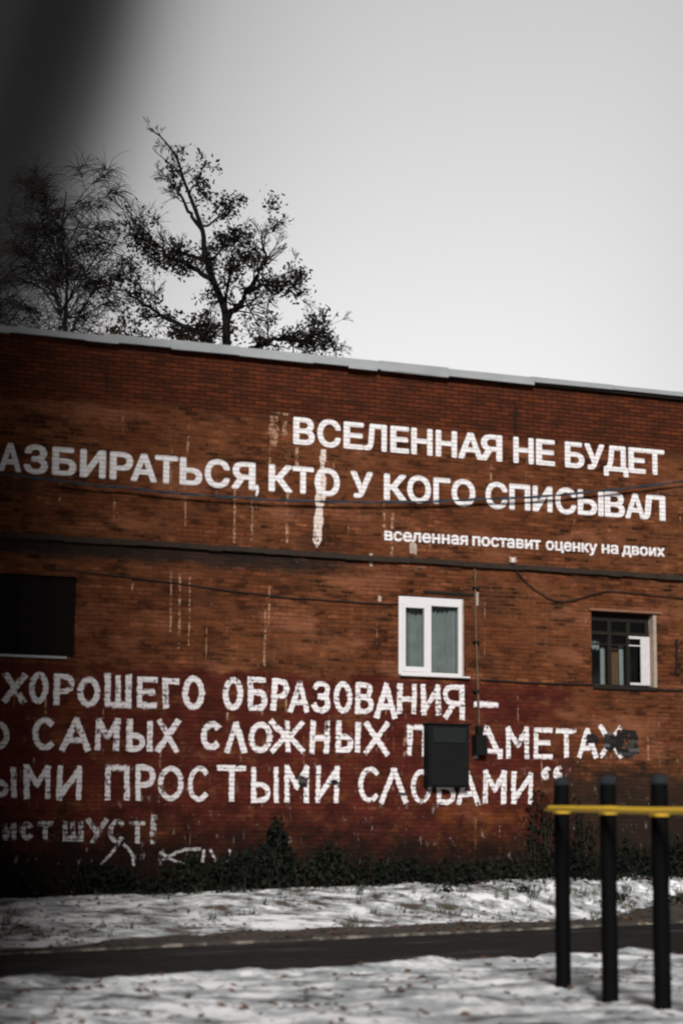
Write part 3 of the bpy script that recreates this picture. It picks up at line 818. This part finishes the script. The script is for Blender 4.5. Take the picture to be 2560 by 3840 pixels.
A = [p-pos[0]+Vector((0, 0, z)) for p, z in zip(pos, rz)]
d = (A[1]-A[0]).normalized()
off = Vector((d.y, -d.x, 0)).normalized()
if off.y > 0: off = -off
off = off*.100
sp = Soup(); sp.tube([A[0]+off-d*.16]+[a+off for a in A]+[A[-1]+off+d*.2], .027, 14); sp.build('rail', M_YEL, rail, True)
for a in A:
    sp = Soup(); n = 12; vs = []
    for z in (-.045, .025):
        for rr in (.0715, .079):
            vs += [(a.x+rr*math.cos(t), a.y+rr*math.sin(t), a.z+z) for t in [2*math.pi*k/24 for k in range(24)]]
    f = []
    for k in range(24):
        k2 = (k+1) % 24
        f += [(24+k, 24+k2, 72+k2, 72+k), (48+k, 72+k, 72+k2, 48+k2), (k, k2, 24+k2, 24+k)]
    sp.add(vs, f); sp.build('clamp', M_YEL, rail, True)
# ------------------------------------------------------------ ground, road, kerb, snow
def curb_y(X): return 30.37+1.235*X
def near_y(X): return 22.95+.86*X + .35*noise.noise(Vector((X*.5, 2, 0))) + .20*noise.noise(Vector((X*1.9, 2, 5))) + .10*noise.noise(Vector((X*5, 2, 5)))
def sm(a, b, t):
    t = max(0, min(1, (t-a)/(b-a))); return t*t*(3-2*t)

def mat_snow(name, thresh, dirtscale, dark=(.055, .06, .055), brown=.25, soft=.05, aniso=(1, 1)):
    m = Mat(name)
    x, y, z = m.sep()
    xy = m.vec(m.math('MULTIPLY', x, aniso[0]), m.math('MULTIPLY', y, aniso[1]))
    n1 = m.noise(xy, dirtscale, 6, .62)
    n2 = m.noise(xy, dirtscale*6, 5, .7)
    n3 = m.noise(xy, dirtscale*.3, 3, .5)
    f = m.math('ADD', m.math('MULTIPLY', n1, .7), m.math('MULTIPLY', n2, .3))
    f = m.math('MULTIPLY_ADD', m.math('SUBTRACT', n3, .5), .30, f)
    snow = m.mix(n2, (.70, .70, .72), (.86, .86, .86))
    slush = m.mix(n2, (.20, .225, .235), (.46, .48, .49))
    c = m.mix(m.rng(f, thresh-soft*2.2, thresh-soft*.5), snow, slush)
    c = m.mix(m.rng(f, thresh, thresh+soft), c, m.mix(n2, dark, tuple(q*2 for q in dark)))
    lf = m.rng(m.noise(xy, dirtscale*9, 3, .6), .66, .72)
    c = m.mix(m.math('MULTIPLY', lf, brown), c, (.13, .075, .045))
    m.col(c); m.set(Roughness=m.rng(f, thresh-soft, thresh+soft, .8, .38))
    m.bump(m.math('ADD', n1, m.math('MULTIPLY', n2, .5)), .35, .03)
    return m
M_FORE = mat_snow('thin_patchy_snow', .545, 1.7, (.026, .032, .033), .5, .055, (.8, 1.0)).m
def mat_verge():
    m = mat_snow('verge_snow', .54, 2.0, (.06, .045, .034), .9, .05)
    # mud strip along the kerb: vertex attribute 'mud' holds how far the point is from the kerb
    a = m.n.new('ShaderNodeAttribute'); a.attribute_name = 'mud'
    n = m.noise(scale=1.4, det=7, rough=.7)
    f = m.math('MULTIPLY_ADD', m.math('SUBTRACT', n, .5), .8, a.outputs['Fac'])
    mask = m.rng(f, .50, .60)
    base = m.p.inputs['Base Color'].links[0].from_socket
    mud = m.mix(m.noise(scale=5, det=6, rough=.7), (.018, .015, .012), (.050, .042, .034))
    m.col(m.mix(mask, base, mud))
    return m.m
M_VERGE = mat_verge()
def mat_road():
    m = Mat('wet_asphalt')
    n = m.noise(scale=.8, det=6, rough=.6); g = m.noise(scale=60, det=3)
    c = m.mix(n, (.006, .006, .006), (.016, .0155, .015))
    c = m.mix(m.math('MULTIPLY', g, .4), c, (.022, .021, .02))
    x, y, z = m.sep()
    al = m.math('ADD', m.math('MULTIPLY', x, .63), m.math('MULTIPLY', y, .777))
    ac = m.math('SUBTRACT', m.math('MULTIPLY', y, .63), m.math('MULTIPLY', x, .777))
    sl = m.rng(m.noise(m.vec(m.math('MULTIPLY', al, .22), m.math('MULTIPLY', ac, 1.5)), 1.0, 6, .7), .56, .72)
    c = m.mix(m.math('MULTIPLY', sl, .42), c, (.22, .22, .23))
    m.col(c); m.set(Roughness=m.rng(n, .35, .65, .6, .85), Specular_IOR_Level=.12)
    m.bump(g, .3, .01)
    return m.m
def grid(name, fn, nu, nv, mat, attr=None):
    vs = []; at = []
    for j in range(nv+1):
        for i in range(nu+1):
            p = fn(i/nu, j/nv)
            vs.append(p[:3]); at.append(p[3] if len(p) > 3 else 0)
    fs = [(j*(nu+1)+i, j*(nu+1)+i+1, (j+1)*(nu+1)+i+1, (j+1)*(nu+1)+i) for j in range(nv) for i in range(nu)]
    o = pyobj(name, vs, fs, mat, None, True)
    if attr:
        a = o.data.attributes.new(attr, 'FLOAT', 'POINT')
        a.data.foreach_set('value', at)
    return kind(o, 'structure')
pyobj_g = pyobj('ground', [(-400, -400, -.12), (400, -400, -.12), (400, 600, -.12), (-400, 600, -.12)], [(0, 1, 2, 3)],
                plain('winter_ground', (.30, .30, .29), .9, .5, .3))
kind(pyobj_g, 'structure')
def road_pt(u, v):
    X = -45+75*u
    a, b = near_y(X)-1.6, curb_y(X)+.05
    if b < a+1: b = a+1
    return (X, a+(b-a)*v, 0)
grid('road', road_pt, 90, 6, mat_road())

def verge_z(X, Y, d1, t):
    zb = .60+.035*max(-8, min(8, X))
    z = .035+.05*sm(0, .2, t)+(zb-.085)*sm(.22, .95, t)
    b = noise.noise(Vector((X*.9, Y*.9, 0)))*.05+noise.noise(Vector((X*2.6, Y*2.6, 4)))*.022+noise.noise(Vector((X*7, Y*7, 4)))*.010
    return z+b*sm(.04, .25, t)
def verge_pt(u, v):
    X = -15+24*u
    a, b = curb_y(X)+.16, wall_y(X)+.35
    if X > 7.5: b = max(b, a+.5)
    t = v
    Y = a+(b-a)*t
    d1 = (Y-curb_y(X))/1.589
    K = ((-15, .6), (-5, .45), (-3.35, .55), (-2.4, 1.1), (0, 1.5), (1.7, 1.0), (3.5, .75), (6.4, 1.1), (10, 1.0))   # snow edge, metres from the kerb
    e = next((p[1]+(q[1]-p[1])*(X-p[0])/(q[0]-p[0]) for p, q in zip(K, K[1:]) if p[0] <= X <= q[0]), 1)
    e += .25*noise.noise(Vector((X*.8, 17, 0)))+.16*noise.noise(Vector((X*1.3, 7, 0)))+.08*noise.noise(Vector((X*5, 7, 0)))
    mud = .55+(e-d1)*1.3
    return (X, Y, verge_z(X, Y, d1, t), max(0, min(1, mud)))
grid('verge', verge_pt, 300, 110, M_VERGE, 'mud')

# kerb: a low stone edge with snow lying along its top
def mat_kerb():
    m = Mat('snow_dusted_kerb')
    n = m.noise(scale=2.2, det=6, rough=.7)
    c = m.mix(m.rng(n, .46, .62), (.04, .034, .027), (.22, .19, .15))
    m.col(c); m.set(Roughness=.9)
    return m.m
sp = Soup()
u = Vector((1, 1.235, 0)).normalized(); nn = Vector((-u.y, u.x, 0))
base = Vector((0, 30.37, 0)); t = -22.0
while t < 13:
    L = .98
    a = base+u*t; b = base+u*(t+L-.02)
    h = .035+random.uniform(-.010, .012)
    sk = random.uniform(-.012, .012)
    q = [a-nn*(.0+sk), b-nn*(.0-sk), b+nn*.10, a+nn*.10]
    vs = [p+Vector((0, 0, -.05)) for p in q]+[p+Vector((0, 0, h)) for p in q]
    sp.add(vs, [(4, 5, 6, 7), (0, 1, 5, 4), (1, 2, 6, 5), (2, 3, 7, 6), (3, 0, 4, 7)])
    t += L
kind(sp.build('kerb', mat_kerb()), 'structure')

def fore_z(X, Y):
    ny = near_y(X)
    e = sm(0, .5, ny-Y)
    b = noise.noise(Vector((X*.7, Y*.7, 9)))*.05+noise.noise(Vector((X*1.9, Y*1.9, 2)))*.04+noise.noise(Vector((X*5.5, Y*5.5, 2)))*.024+noise.noise(Vector((X*14, Y*14, 2)))*.006
    edge = .05*math.exp(-((ny-Y-.35)/.35)**2)*(1+1.2*noise.noise(Vector((X*1.6, 3, 3))))
    return -.02+e*(.045+b)+edge
def fore_pt(u, v):
    X = -14+28*u
    ny = near_y(X)
    Y = 4+(ny-4)*(1-(1-v)**1.0)
    return (X, Y, fore_z(X, Y))
grid('snow_field', fore_pt, 280, 200, M_FORE)

# heaps of shovelled snow at the road edges are part of the snow; dead leaves and blades poke through
def scatter_leaves():
    sp = Soup()
    def leaf(p, s):
        a = random.uniform(0, 6.28); t = random.uniform(-.5, .5)
        u = Vector((math.cos(a), math.sin(a), t*.6)); w = Vector((-math.sin(a), math.cos(a), random.uniform(-.4, .4)))
        sp.add([p-u*s, p+w*s*.55, p+u*s, p-w*s*.5+Vector((0, 0, s*.25))], [(0, 1, 2, 3)])
    for i in range(2600):
        X = random.uniform(-7, 7); a, b = curb_y(X)+.3, wall_y(X)
        t = random.random()**1.2
        if noise.noise(Vector((X*.8, t*3, 11))) < random.uniform(-.35, .25): continue
        Y = a+(b-a)*t
        leaf(Vector((X, Y, verge_z(X, Y, 0, t)+.012)), random.uniform(.025, .06))
    for i in range(1500):
        X = random.uniform(-5, 6); Y = random.uniform(13, near_y(X)-.1)
        if noise.noise(Vector((X*.9, Y*.9, 21))) < random.uniform(-.4, .25): continue
        leaf(Vector((X, Y, fore_z(X, Y)+.012)), random.uniform(.022, .06))
    o = sp.build('fallen_leaves', plain('dead_brown_leaves', (.085, .045, .026), .8, .6, 9))
    tag(o, 'brown dead leaves scattered over the snow of verge and foreground', 'leaves'); kind(o, 'stuff')
    sp = Soup()
    for i in range(650):
        X = random.uniform(-7, 8); a, b = curb_y(X)+.2, wall_y(X)
        t = random.uniform(.15, .98)
        if noise.noise(Vector((X*.7, t*2.5, 31))) < random.uniform(-.1, .35): continue
        Y = a+(b-a)*t; z = verge_z(X, Y, 0, t)
        for k in range(random.randint(4, 9)):
            h = random.uniform(.05, .17); w = random.uniform(.005, .010)
            d = Vector((random.uniform(-.5, .5), random.uniform(-.5, .5), 1))*h
            o = Vector((X+random.uniform(-.05, .05), Y+random.uniform(-.05, .05), z-.01))
            sp.add([o-Vector((w, 0, 0)), o+Vector((w, 0, 0)), o+d], [(0, 1, 2)])
    o = sp.build('grass_tufts', plain('wet_winter_grass', (.030, .034, .018), .8, .6, 9))
    tag(o, 'dark grass blades and weeds poking through the snowy verge', 'grass'); kind(o, 'stuff')
scatter_leaves()

# ------------------------------------------------------------ shrubs and ivy at the foot of the wall
def mat_leaf(name, c, var=.55):
    m = Mat(name)
    n = m.noise(scale=3.5, det=4)
    m.col(m.mix(n, tuple(q*(1-var) for q in c), tuple(q*(1+var) for q in c)))
    m.set(Roughness=.75, Specular_IOR_Level=.1)
    return m.m
M_EVG = mat_leaf('dark_evergreen_leaves', (.0048, .0066, .0042))
M_EVG2 = mat_leaf('olive_evergreen_leaves', (.0075, .0085, .0048))
M_STEM = plain('dark_twig', (.018, .014, .011), .85, .4, 8)
M_STALK = plain('dead_stalks', (.022, .016, .010), .9, .7, 9, 0, 0, .05)
M_SNOWB = plain('snow_clumps', (.80, .80, .81), .8, .06, 5)

def leaf_quad(sp, p, s, up=.0):
    d = Vector((random.gauss(0, 1), random.gauss(0, 1), random.gauss(0, 1)+up)).normalized()
    e = d.orthogonal().normalized(); e = (Matrix.Rotation(random.uniform(0, 6.28), 3, d) @ e)
    g = d.cross(e)
    L = s*random.uniform(.45, 1.45); w = L*random.uniform(.38, .6)
    sp.add([p-e*L, p+g*w, p+e*L, p-g*w], [(0, 1, 2, 3)])

def shrub(s0, s1, h, out, n, label, mat, sprays=5, snow=0, flat=False, zoff=0.0, kindname='shrub', leaf=.05):
    """an irregular mound of sprays against the wall, between s0 and s1"""
    c = (s0+s1)/2; g = on_wall(c, 0, out*.5)
    zb = .60+.035*g.x+zoff
    root = thing(kindname, label, kindname, on_wall(c, zb-.03, 0), YAW, 'bushes along the foot of the wall' if kindname == 'shrub' else 'ivy on the wall')
    fo, st, sn = Soup(), Soup(), Soup()
    tips = []
    for k in range(sprays):
        x = (random.random()-.5)*(s1-s0)*.85
        hk = h*random.uniform(.45, 1.0)*(1-.45*abs(2*x/(s1-s0))**2)
        lean = Vector((random.uniform(-.25, .25), 0, 0))
        y0 = -random.uniform(.05, out*.6)
        pts = [Vector((x*.8, y0*.7, 0)), Vector((x, y0, hk*.5))+lean*.3, Vector((x, y0, hk))+lean]
        st.tube(pts, [.014, .009, .004], 5)
        tips.append((pts, hk))
    w = (s1-s0)*.40; st.tube([Vector((-w, -.12*out-.03, .015)), Vector((0, -.25*out, .03)), Vector((w, -.12*out-.03, .015))], .02, 5)
    for i in range(n):
        pts, hk = random.choice(tips)
        t = random.random()**.8
        p = pts[0].lerp(pts[1], t*2) if t < .5 else pts[1].lerp(pts[2], t*2-1)
        r = (.24 if not flat else .16)*(1.15-t)*min(1.4, (s1-s0)/1.6+.3)+.03
        q = p+Vector((random.gauss(0, r), random.gauss(0, r*(.7 if not flat else .25)), random.gauss(0, .09)))
        q.y = min(q.y, -.02); q.z = max(q.z, .0)
        leaf_quad(fo, q, leaf)
    fo.build('foliage', mat, root)
    st.build('stem', M_STEM, root)
    if not flat:                                 # dead stalks standing out of the scrub
        ds = Soup(); x0 = -(s1-s0)*.45
        ds.tube([Vector((x0, -.10, .02)), Vector((-x0, -.16, .02))], .006, 3)
        for k in range(int(9*(s1-s0))):
            x = random.uniform(x0, -x0); y = -random.uniform(.08, out*.9); hh = random.uniform(.25, .95)*min(1.1, h*.9+.25)
            l = Vector((random.gauss(0, .16), random.gauss(0, .10), 0))*hh
            p = [Vector((x, y, 0)), Vector((x, y, hh*.5))+l*.3, Vector((x, y, hh))+l]
            ds.tube(p, [.006, .0045, .003], 3)
            for q in range(random.randint(0, 3)):
                t = p[1].lerp(p[2], random.random())
                ds.tube([t, t+Vector((random.gauss(0, .07), random.gauss(0, .05), random.uniform(.03, .14)))], [.0035, .002], 3)
        ds.build('dry_stalks', M_STALK, root)
    if snow:
        for i in range(snow):
            x = (random.random()-.5)*(s1-s0)*.8; y = -random.uniform(out*.5, out*1.0); z = random.uniform(.05, .30)
            r = random.uniform(.03, .075)
            for k in range(3):
                o = Vector((x+random.gauss(0, r*.8), y+random.gauss(0, r*.5), z+random.gauss(0, r*.3)))
                vs = []; rr = r*random.uniform(.6, 1)
                for a in range(3):
                    for b in range(6):
                        e = (a-1)*.9; t = b/6*6.283
                        j = 1+random.uniform(-.25, .25)
                        vs.append(o+Vector((math.cos(e)*math.cos(t)*rr*j, math.cos(e)*math.sin(t)*rr*j, math.sin(e)*rr*.7)))
                f = [(a*6+b, a*6+(b+1) % 6, (a+1)*6+(b+1) % 6, (a+1)*6+b) for a in range(2) for b in range(6)]
                f += [tuple(range(5, -1, -1)), tuple(range(12, 18))]
                sn.add(vs, f)
        sn.build('snow_clumps', M_SNOWB, root, True)
    return root
shrub(-7.4, -5.2, 0.55, .7, 1500, 'dark low shrub at the left edge of the wall foot, in deep shade', M_EVG, 8)
shrub(-5.4, -3.6, 0.46, .8, 1700, 'low dark shrub below the faded signature lettering', M_EVG, 9)
shrub(-3.8, -2.3, 0.52, .9, 1800, 'ragged dark shrub below the faded white brush scrawl', M_EVG2, 9)
shrub(-2.5, -.9, 0.75, .8, 2600, 'dense dark evergreen shrub just left of the tall pointed one', M_EVG, 10)
shrub(-1.62, -.95, 1.55, .5, 1500, 'tall narrow pointed evergreen shrub against the red wall', M_EVG, 4)
shrub(-1.0, .25, 0.74, .8, 2300, 'broad dark evergreen shrub right of the tall pointed one', M_EVG2, 9)
shrub(.1, 1.2, 0.49, .8, 1500, 'low leafy shrub left of the metal cabinet', M_EVG, 9)
shrub(1.0, 2.6, 0.33, .7, 1400, 'very low spreading shrub below the metal cabinet', M_EVG, 9)
shrub(2.3, 4.1, 0.37, .5, 1700, 'low dark shrub under the closing quotation mark', M_EVG2, 10)
shrub(3.8, 5.5, 0.50, .5, 2000, 'dark shrub behind the first two black posts', M_EVG, 9)
shrub(5.2, 7.8, 0.53, .5, 2600, 'dark shrub behind the last black posts at the right edge', M_EVG, 10)
shrub(3.45, 4.35, 2.00, .18, 800, 'dark ivy climbing the brick beside the closing quotation mark', M_EVG2, 6, 0, True, 0, 'ivy', .038)
shrub(4.5, 5.6, 1.60, .18, 700, 'thin ivy on the dark brick between the black posts', M_EVG2, 6, 0, True, 0, 'ivy', .038)
for s, o_, lab in ((2.95, 1.3, 'small weed tuft alone in the snow left of the posts'), (1.35, 1.5, 'small weed tuft in the snow below the metal cabinet'), (4.9, 1.25, 'small dark weed tuft in the snow seen between two posts'), (6.2, 1.0, 'dark weed tuft in the snow right of the last post')):
    p = on_wall(s, 0, o_); a, b = curb_y(p.x)+.16, wall_y(p.x)+.35
    t = (p.y-a)/(b-a)
    r = thing('weed', lab, 'plant', (p.x, p.y, verge_z(p.x, p.y, 0, max(0, min(1, t)))), 0, 'weed tufts in the verge snow')
    fo = Soup()
    for i in range(60): leaf_quad(fo, Vector((random.gauss(0, .10), random.gauss(0, .06), abs(random.gauss(.04, .06)))), .045, .5)
    fo.build('foliage', M_EVG, r)

random.seed(21)
# ------------------------------------------------------------ trees behind the building
M_BARK = plain('dark_wet_bark', (.007, .006, .0055), .95, .45, 6, .5, 0, .05)
M_BIRCH = plain('birch_twig_bark', (.009, .008, .0075), .95, .5, 5, .3, 0, .05)
M_DEAD = mat_leaf('withered_dark_leaves', (.0085, .007, .0055), .6)
M_RUST = mat_leaf('withered_rusty_leaves', (.028, .017, .009), .6)

def branch(sp, p, d, L, r, depth, tips, spread=.6, droop=0.0, upb=.1, kids=(3, 5)):
    n = max(3, int(L/.18)); pts = [p.copy()]; rr = [r]
    q = p.copy(); dd = d.normalized()
    for i in range(n):
        dd = (dd+Vector((random.gauss(0, .13), random.gauss(0, .13), random.gauss(0, .10)+upb*.1-droop*(i/n)*.25))).normalized()
        q = q+dd*(L/n); pts.append(q.copy()); rr.append(max(.005, r*(1-.75*(i+1)/n)))
    sp.tube(pts, rr, 5 if r > .03 else 3, False)
    if depth <= 0:
        tips.extend(pts[1:]); return
    tips.extend(pts[n//2:])
    for k in range(random.randint(*kids)):
        t = random.uniform(.25, .98); i = min(n-1, int(t*n))
        a = pts[i+1]-pts[i]
        e = Vector((random.gauss(0, 1), random.gauss(0, 1), random.gauss(0, 1)+upb)).normalized()
        branch(sp, pts[i], (a.normalized()+e*spread).normalized(), L*random.uniform(.40, .65)*(1.1-.4*t), max(.004, rr[i]*.6), depth-1, tips, spread, droop, upb, kids)

def limb(sp, pts, r0, r1, tips, subs, sublen, upb=.15, depth=2, flat=1.0, wild=.12):
    P = smooth_path(pts, 7)
    P = [p+Vector((random.gauss(0, .02), random.gauss(0, .04), random.gauss(0, .02))) for p in P]
    n = len(P); rr = [r0+(r1-r0)*(i/(n-1)) for i in range(n)]
    sp.tube(P, rr, 8)
    for k in range(subs):
        i = int(random.uniform(.15, 1.0)*(n-1))
        d = (P[min(i+1, n-1)]-P[max(i-1, 0)]).normalized()
        e = Vector((random.gauss(0, 1), random.gauss(0, .8), random.gauss(0, .8)+upb)).normalized()
        branch(sp, P[i], (d*.55+e).normalized(), sublen*random.uniform(.45, 1.25), max(.008, min(.03, rr[i]*.5)), depth, tips, .7, .15, upb, (3, 6))

def leaves_on(tips, n, size, inside, clump=.16):
    sp = Soup()
    if not tips: return sp
    seeds = [random.choice(tips) for _ in range(max(1, n//7))]
    c = 0
    while c < n:
        s = random.choice(seeds)
        if not inside(s): 
            c += 1; continue
        for k in range(random.randint(2, 9)):
            p = s+Vector((random.gauss(0, clump), random.gauss(0, clump), random.gauss(-.06, clump)))
            leaf_quad(sp, p, size, 0); c += 1
    return sp

def deep(pts, dy=0.0):
    return [Vector((x, y+dy*(i/(len(pts)-1)), z)) for i, (x, y, z) in enumerate(pts)]
TR = [(-3.02, 54, 0), (-3.0, 54, 6), (-3.0, 54, 11.5), (-3.01, 54, 14.05), (-3.06, 54, 15.0), (-3.35, 54, 15.76), (-3.61, 54, 16.53), (-3.68, 54, 17.17), (-4.01, 54, 18.07), (-4.21, 54, 18.59), (-4.4, 54, 19.17), (-4.79, 54, 19.69), (-5.14, 54, 19.95)]
t1 = thing('leaning_tree', 'tall dark tree with thinning leaves and a bare crooked top behind the roof', 'tree', (0, 0, 0))
tr = Soup()
P = smooth_path(TR, 6)
def trunk_r(z): return .14 if z < 13 else max(.012, .128*(1-(z-13)/7.2)**1.0+.010)
tr.tube(P, [trunk_r(p.z) for p in P], 10)
tr.build('trunk', M_BARK, t1, True)
lb = Soup(); tips = []
limb(lb, deep([(-3.68, 54, 17.17), (-4.07, 54, 17.75), (-4.39, 54, 18.39), (-4.71, 54, 18.85)], .5), .06, .012, tips, 14, .75)
limb(lb, deep([(-3.38, 54, 15.8), (-4.04, 54, 16.21), (-4.48, 54, 16.4), (-4.98, 54, 16.78), (-5.43, 54, 17.29)], -.8), .075, .014, tips, 26, .95)
limb(lb, deep([(-3.61, 54, 16.4), (-4.3, 54, 16.72), (-4.67, 54, 16.84)], .9), .05, .012, tips, 14, .8)
limb(lb, deep([(-3.03, 54, 14.87), (-2.72, 54, 15.19), (-2.36, 54, 15.83), (-2.06, 54, 16.48), (-2.12, 54, 16.93), (-2.19, 54, 17.38)], .6), .10, .012, tips, 30, .9)
limb(lb, deep([(-2.5, 54.2, 15.6), (-1.9, 54.3, 15.75), (-1.35, 54.3, 15.7)], -.4), .05, .012, tips, 18, .75)
limb(lb, deep([(-3.01, 54, 13.7), (-2.34, 54, 14.05), (-1.78, 54, 14.32), (-1.16, 54, 14.32), (-.67, 54, 14.5), (-.43, 54, 14.8)], .5), .09, .012, tips, 30, .8)
limb(lb, deep([(-1.3, 54.3, 14.32), (-.7, 54.3, 14.25), (-.1, 54.3, 14.15)], .2), .04, .01, tips, 12, .5)
limb(lb, deep([(-3.0, 54, 13.5), (-3.4, 54, 14.1), (-3.76, 54, 14.36), (-4.57, 54, 14.71), (-5.26, 54, 15.11), (-5.82, 54, 15.43)], -1.0), .10, .014, tips, 34, .95)
limb(lb, deep([(-3.1, 54, 15.2), (-2.9, 53.6, 15.9), (-2.8, 53.4, 16.5)], -.5), .05, .012, tips, 16, .8)
limb(lb, deep([(-3.5, 54, 16.3), (-3.2, 54.2, 16.8), (-2.95, 54.2, 17.1)], .5), .04, .012, tips, 12, .65)
limb(lb, deep([(-3.7, 54, 17.25), (-3.3, 54, 17.55), (-3.0, 54, 17.75), (-2.9, 54, 18.1)], .3), .035, .01, tips, 8, .45)
limb(lb, deep([(-4.05, 54, 18.2), (-3.8, 54, 18.7), (-3.6, 54, 19.2)], .3), .03, .008, tips, 10, .45)
limb(lb, deep([(-4.2, 54, 18.5), (-4.5, 54, 18.9), (-5.0, 54, 19.3)], -.3), .03, .008, tips, 6, .4)
limb(lb, deep(TR[8:], 0), .02, .01, tips, 10, .5)
lb.build('limbs', M_BARK, t1)
def in1(p):
    d = noise.noise(Vector((p.x*.9, p.y*.5, p.z*.9)))
    return d > -.15 and not (p.z > 18.6 and random.random() < .55)
cr_ = leaves_on(tips, 9000, .056, in1, .11)
cr_.build('crown', M_DEAD, t1)

# low rusty-leaved tree between the birch and the tall tree
t2 = thing('low_tree', 'low tree with rusty withered leaves showing just above the roof edge', 'tree', (0, 0, 0))
tr = Soup(); tr.tube(smooth_path([(-5.6, 57, 0), (-5.6, 57, 8), (-5.5, 57, 12.5), (-5.4, 57, 15.0)], 5), [.2]*10+[.12, .1, .08, .06, .05, .04], 8)
tr.build('trunk', M_BARK, t2, True)
lb = Soup(); tips = []
for k in range(9):
    x1 = -5.5+random.uniform(-2.3, 2.0); z1 = random.uniform(14.6, 16.3)-abs(x1+5.3)*.25
    limb(lb, [(-5.55, 57, 12.6+k*.1), ((x1-5.5)/2, 57+random.uniform(-.6, .6), 13.9), (x1, 57+random.uniform(-1, 1), z1)], .06, .012, tips, 13, .9)
lb.build('limbs', M_BARK, t2)
cr_ = leaves_on(tips, 9500, .058, lambda p: noise.noise(Vector((p.x*1.1, 5, p.z*1.1))) > -.15, .13)
cr_.build('crown', M_RUST, t2)

# birch: bare, steep limbs fanning out, fine twigs that hang from them
random.seed(5)
def birch(x, y, h, label, wide, n):
    b = thing('birch_tree', label, 'tree', (0, 0, 0), 0, 'bare birches behind the roof')
    tr = Soup()
    P = smooth_path([(x-.1, y, 0), (x, y, 7), (x, y, 13), (x+.15, y, h-3.4), (x-.05, y, h-2.0), (x+.05, y, h-.6)], 6)
    tr.tube(P, [max(.012, .16*(1-p.z/h)**.8+.01) for p in P], 8); tr.build('trunk', M_BIRCH, b, True)
    tw = Soup()
    def hang(q, d, l):
        w = [q.copy()]; c = q.copy(); dd = (d*random.uniform(.2, .9)+Vector((random.gauss(0, .5), random.gauss(0, .5), random.uniform(-.3, .6)))).normalized()
        for s in range(6):
            dd = (dd+Vector((random.gauss(0, .13), random.gauss(0, .13), -.20))).normalized(); c = c+dd*l/6; w.append(c.copy())
        tw.tube(w, [.0100-.0010*s for s in range(7)], 3, False)
    def rise(o, d, L, r, lvl):
        m = max(5, int(L/.22)); w = [o.copy()]; c = o.copy(); dd = d.normalized(); flat = Vector((d.x, d.y, 0))
        for s in range(m):
            f = s/m
            dd = (dd+Vector((random.gauss(0, .10), random.gauss(0, .10), .07-.26*f*f))+flat*.05).normalized()
            c = c+dd*L/m; w.append(c.copy())
            if lvl > 0 and s > 1 and random.random() < .42:
                e = Vector((random.gauss(0, 1), random.gauss(0, 1), random.uniform(-.2, .8))).normalized()
                rise(c, (dd*.8+e*.75).normalized(), L*random.uniform(.25, .48)*(1.15-.5*f), r*(1-.75*f)*.6, lvl-1)
            for j in range(3 if lvl else 4):
                if random.random() < .8: hang(c, dd, random.uniform(.3, .95))
        tw.tube(w, [max(.006, r*(1-.85*s/m)) for s in range(m+1)], 4, False)
    for k in range(n):
        z0 = random.uniform(h*.58, h-1.5); f = (z0-h*.58)/(h*.42)
        a = k*2.4+random.uniform(-.4, .4)
        rise(Vector((x, y, z0)), Vector((math.cos(a)*.62, math.sin(a)*.62, 1.0-.2*random.random())), wide*(1.25-.75*f)*random.uniform(.8, 1.1), .040*(1.1-.5*f), 2)
    tw.build('crown', M_BIRCH, b)
    return b
birch(-8.4, 62, 21.3, 'bare weeping birch left of the tall leafy tree', 3.1, 34)
birch(-11.2, 66, 20.8, 'second bare birch, half cut off at the left edge of the photo', 3.2, 26)

# ------------------------------------------------------------ added unseen block on the left, put there to keep light off that side
blk = thing('added_shade_block', 'added dark brick block, unseen left of the frame, blocking sun and sky', 'building', (-2.09, 11, 0), 0)
def mat_block():
    m = Mat('shade_block_brick')
    x, y, z = m.sep()
    bc, bf = brick_nodes(m, m.math('SUBTRACT', y, x), z)
    n = m.noise(scale=.7, det=6, rough=.65)
    c = m.mix(bc, (.016, .008, .006), (.034, .016, .011))
    c = m.mix(m.math('MULTIPLY', m.rng(n, .45, .65), .6), c, (.012, .008, .007))
    c = m.mix(m.math('MULTIPLY', bf, .8), c, (.045, .038, .033))
    m.col(c); m.set(Roughness=.95, Specular_IOR_Level=.1); m.bump(m.math('SUBTRACT', 1, bf), .5, .01)
    return m.m
M_NB = mat_block()
def prism(name, pts, z0, z1, mat, parent):
    n = len(pts)
    return pyobj(name, [(x, y, z0) for x, y in pts]+[(x, y, z1) for x, y in pts],
                 [tuple(range(n-1, -1, -1)), tuple(range(n, 2*n))]+[(i, (i+1) % n, n+(i+1) % n, n+i) for i in range(n)], mat, parent)
face = Vector((-4.16, 23.6, 0)); fl_ = face.length; fu = face.normalized(); fn = Vector((fu.y, -fu.x, 0))
prism('wall', [(0, 0), (-4.16, 23.6), (-16, 23.6), (-16, 0)], -.2, 24, M_NB, blk)  # wall of the added unseen block
prism('roof', [(.15, -.25), (-4.02, 23.8), (-16.2, 23.8), (-16.2, -.25)], 24.005, 24.3, M_ROOF, blk)  # roof of the added unseen block
M_DKGL = plain('dark_block_glass', (.01, .011, .012), .2, .2)
w0 = None
for fl in range(7):
    for k in range(5):
        if w0 is None:
            bm = bmesh.new(); box(bm, -.7, .7, -.05, .06, 0, 1.5, .02); w0 = obj('window', bm, M_DKGL, blk); o = w0  # window of the added unseen block
        else:
            o = w0.copy(); C.objects.link(o); o.parent = blk
        p = fu*(2.5+k*4.6)+fn*.02
        o.location = (p.x, p.y, 1.6+fl*3.2); o.rotation_euler = (0, 0, math.atan2(fu.y, fu.x))
